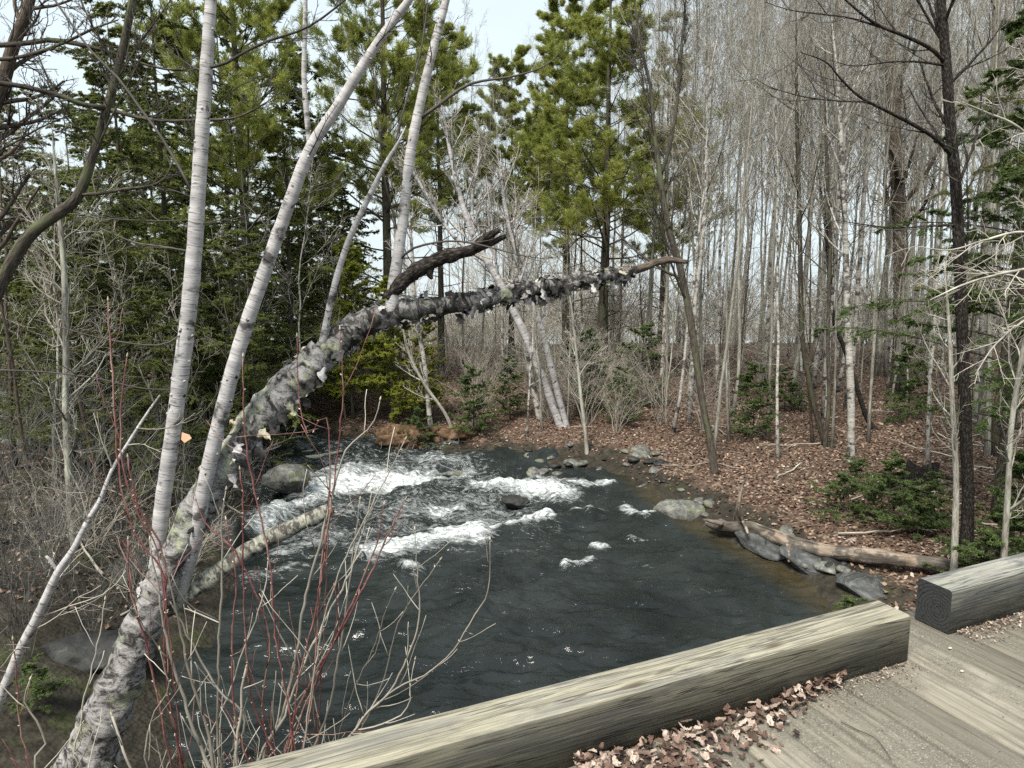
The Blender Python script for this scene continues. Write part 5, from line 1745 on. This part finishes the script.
rs_ = MB('root_soil', .95, .1)
co = rs_.coord('object')
rs_.color(rs_.ramp(rs_.noise(co, 7, 6, .7), [(.3, (.025, .017, .011)), (.5, (.10, .062, .038)), (.7, (.22, .15, .095))])).bump(rs_.noise(co, 14, 5), .9, .05)
for px, py, d, sz, l in ((405, 440, 18.9, (.75, .5, .42), 'undercut clod of orange soil and roots on the far bank'), (452, 436, 19.3, (.7, .5, .30), 'smaller mound of orange soil behind the undercut clod')):
    p = P(px, py, d)
    o = thing('earth_clod', p, l, 'earth clod')
    v, f = ICO[4]
    qv = v * (1 + .5 * fbm(v * 1.5 + 3 + d, 5, 31)[:, None] + .35 * fbm(v * 6 + d, 4, 32)[:, None]) * np.array(sz)
    Geo().add(qv, f).build('soil', rs_.m, o)
    gg = Geo()
    for _ in range(34):
        a_ = rng.random() * 6.28
        p0 = np.array([math.cos(a_) * sz[0] * .8, math.sin(a_) * sz[1] * .8 - .1, -.05 + .2 * rng.random()])
        t_ = np.linspace(0, 1, 6)[:, None]
        w_ = np.cumsum(rng.normal(size=(6, 3)) * .05, 0)
        gg.tubes(p0 + w_ + t_ * np.array([0.25 * rng.normal(), -.15, -.75]), np.linspace(.018, .006, 6), 5)
    gg.build('roots', M['dark_twig'], o)

# ------------------------------------------------------------------ fallen leaves
def leaf_cloud(Pn, size, curl, tilt=.4):
    n = len(Pn)
    rows, cols = (7, 5) if size > .02 and n < 2000 else (4, 3)
    az = rng.random(n) * 6.28
    tl = np.clip(rng.normal(size=(n, 2)), -1.5, 1.5) * tilt
    sz = size * (.6 + .7 * rng.random(n))
    cu = curl * np.clip(rng.normal(size=n), -1.5, 1.8)
    V = np.empty((n, rows, cols, 3))
    prof = [.12, .75, .55, 1.0, .6, .7, .08] if rows == 7 else [.25, 1.0, .75, .12]
    for i in range(rows):
        for j in range(cols):
            u_ = (i / (rows - 1) - .5) * 1.5
            w_ = (j / (cols - 1) - .5) * prof[i]
            lx, ly = u_ * sz, w_ * sz * (1 + .2 * rng.normal(size=n))
            lz = sz * (cu * (u_ * u_ * 1.2) + abs(w_) * .5 * np.abs(cu)) + lx * tl[:, 0] + ly * tl[:, 1]
            V[:, i, j, 0] = Pn[:, 0] + lx * np.cos(az) - ly * np.sin(az)
            V[:, i, j, 1] = Pn[:, 1] + lx * np.sin(az) + ly * np.cos(az)
            V[:, i, j, 2] = Pn[:, 2] + lz
    k = rows * cols
    i = (np.arange(rows - 1)[:, None] * cols + np.arange(cols - 1)[None]).ravel()
    f = np.stack([i, i + 1, i + cols + 1, i + cols], 1)
    F_ = (np.arange(n)[:, None, None] * k + f[None]).reshape(-1, 4)
    return Geo().add(V.reshape(-1, 3), F_, None, np.repeat(rng.random(n), k))


lf = MB('dead_leaf', .75, .25)
lf.color(lf.ramp(lf.fac('rnd'), [(0, (.045, .03, .021)), (.3, (.11, .066, .045)), (.65, (.19, .12, .086)), (.9, (.28, .20, .15)), (1, (.42, .35, .29))]))
pts = []
while sum(len(p) for p in pts) < 72000:
    n = 20000
    y = 8 + 25 * rng.random(n) ** 1.0
    x = (rng.random(n) * 1.9 - .95) * y * .9
    s = river_sd(x, y)
    ok = (s > .25) & (rng.random(n) < np.clip((s - .2) / 1.3, .08, 1) * np.where((x < -3) & (y < 17), 0.2, 1.0))
    pts.append(np.stack([x[ok], y[ok], ground_z(x[ok], y[ok]) + .015 + .02 * rng.random(ok.sum())], 1))
Pn = np.concatenate(pts)[:72000]
tag(leaf_cloud(Pn, .044, .35).build('fallen_leaves', lf.m, smooth=False), 'brown dead leaves scattered over the forest floor and banks', 'fallen leaves', kind='stuff')
# litter on the deck, heaped along the timbers
dl = MB('deck_leaf', .75, .25)
dl.color(dl.mix(1.0, dl.ramp(dl.noise(dl.coord('object'), 170, 4), [(.35, .55), (.65, 1.12)]), dl.ramp(dl.fac('rnd'), [(0, (.05, .033, .027)), (.3, (.13, .078, .058)), (.5, (.24, .165, .13)), (.75, (.40, .31, .255)), (1, (.55, .46, .39))]), 'MULTIPLY'))
q = []
for _ in range(480):
    u_ = -1.60 + 1.2 * rng.random() ** 2.0
    wmax = .21 * sstep(-.5, -1.1, u_) + .015
    v_ = -abs(rng.normal()) * wmax * .6
    if v_ < -.30:
        continue
    q.append(bridge_pt(u_, v_ - .012, DZ + .010 + .045 * rng.random() * max(0, 1 + v_ / .2)))
Pd = np.array(q)
gdl = leaf_cloud(Pd, .025, .8, .3)
q = np.array([bridge_pt(.40 + 1.6 * rng.random(), .07 - abs(rng.normal()) * .05, DZ + .006 + .012 * rng.random()) for _ in range(1100)])
gdl.merge(leaf_cloud(q, .008, .5))
q = np.array([bridge_pt(-1.5 + 1.5 * rng.random(), -abs(rng.normal()) * .05 - .004, DZ + .005 + .006 * rng.random()) for _ in range(900)])
gdl.merge(leaf_cloud(q, .0055, .5))
tag(gdl.build('leaf_litter', dl.m, smooth=False), 'pinkish brown dead leaves heaped against the curb timber', 'leaf litter', kind='stuff')
# grit on the planks
v, f = ICO[1]
gg = Geo()
for _ in range(1500):
    u_, v_ = -1.8 + 3.6 * rng.random(), -1.6 * rng.random() ** 1.3
    s = .0012 + .0024 * rng.random() ** 4
    gg.add(v * s * np.array([1, 1, .7]) + bridge_pt(u_, v_, DZ + .004 + s * .4), f)
gm_ = MB('grit', .8, .2)
gm_.color(gm_.ramp(gm_.fac('rnd'), [(0, (.08, .075, .07)), (.6, (.22, .21, .185)), (1, (.45, .43, .385))]))
tag(gg.build('grit', gm_.m), 'fine pale grit scattered on the planks', 'grit', kind='stuff')
gg = Geo()
for px, py, s in ((950, 648, .008), (962, 671, .009), (989, 623, .016), (1003, 614, .010)):
    p = PZ(px, py, DZ + .006)
    gg = Geo()
    vv = ICO[2][0] * (1 + .5 * fbm(ICO[2][0] * 1.5 + px, 3, 3)[:, None]) * np.array([s, s * .7, s * .5])
    gg.add(vv + p, ICO[2][1])
    mm = gm_.m
    tag(gg.build('pebble', M['bud'], origin=p), {950: 'tiny pale chip on the planks right of the gap', 962: 'pale chip lying on the light plank', 989: 'largest pale chip by the base of the grey timber', 1003: 'small pale chip beside the leaf litter at the grey timber'}[px], 'pebble')
p = [PZ(x_, y_, DZ + .008) for x_, y_ in ((841, 722), (858, 730), (875, 738), (884, 748), (892, 760))]
q = catmull(np.array(p), 20)
tag(Geo().tubes(q, np.linspace(.002, .0012, 20), 6).build('twig', M['dark_twig'], origin=q[10]), 'thin dark curved twig lying on the planks', 'twig')
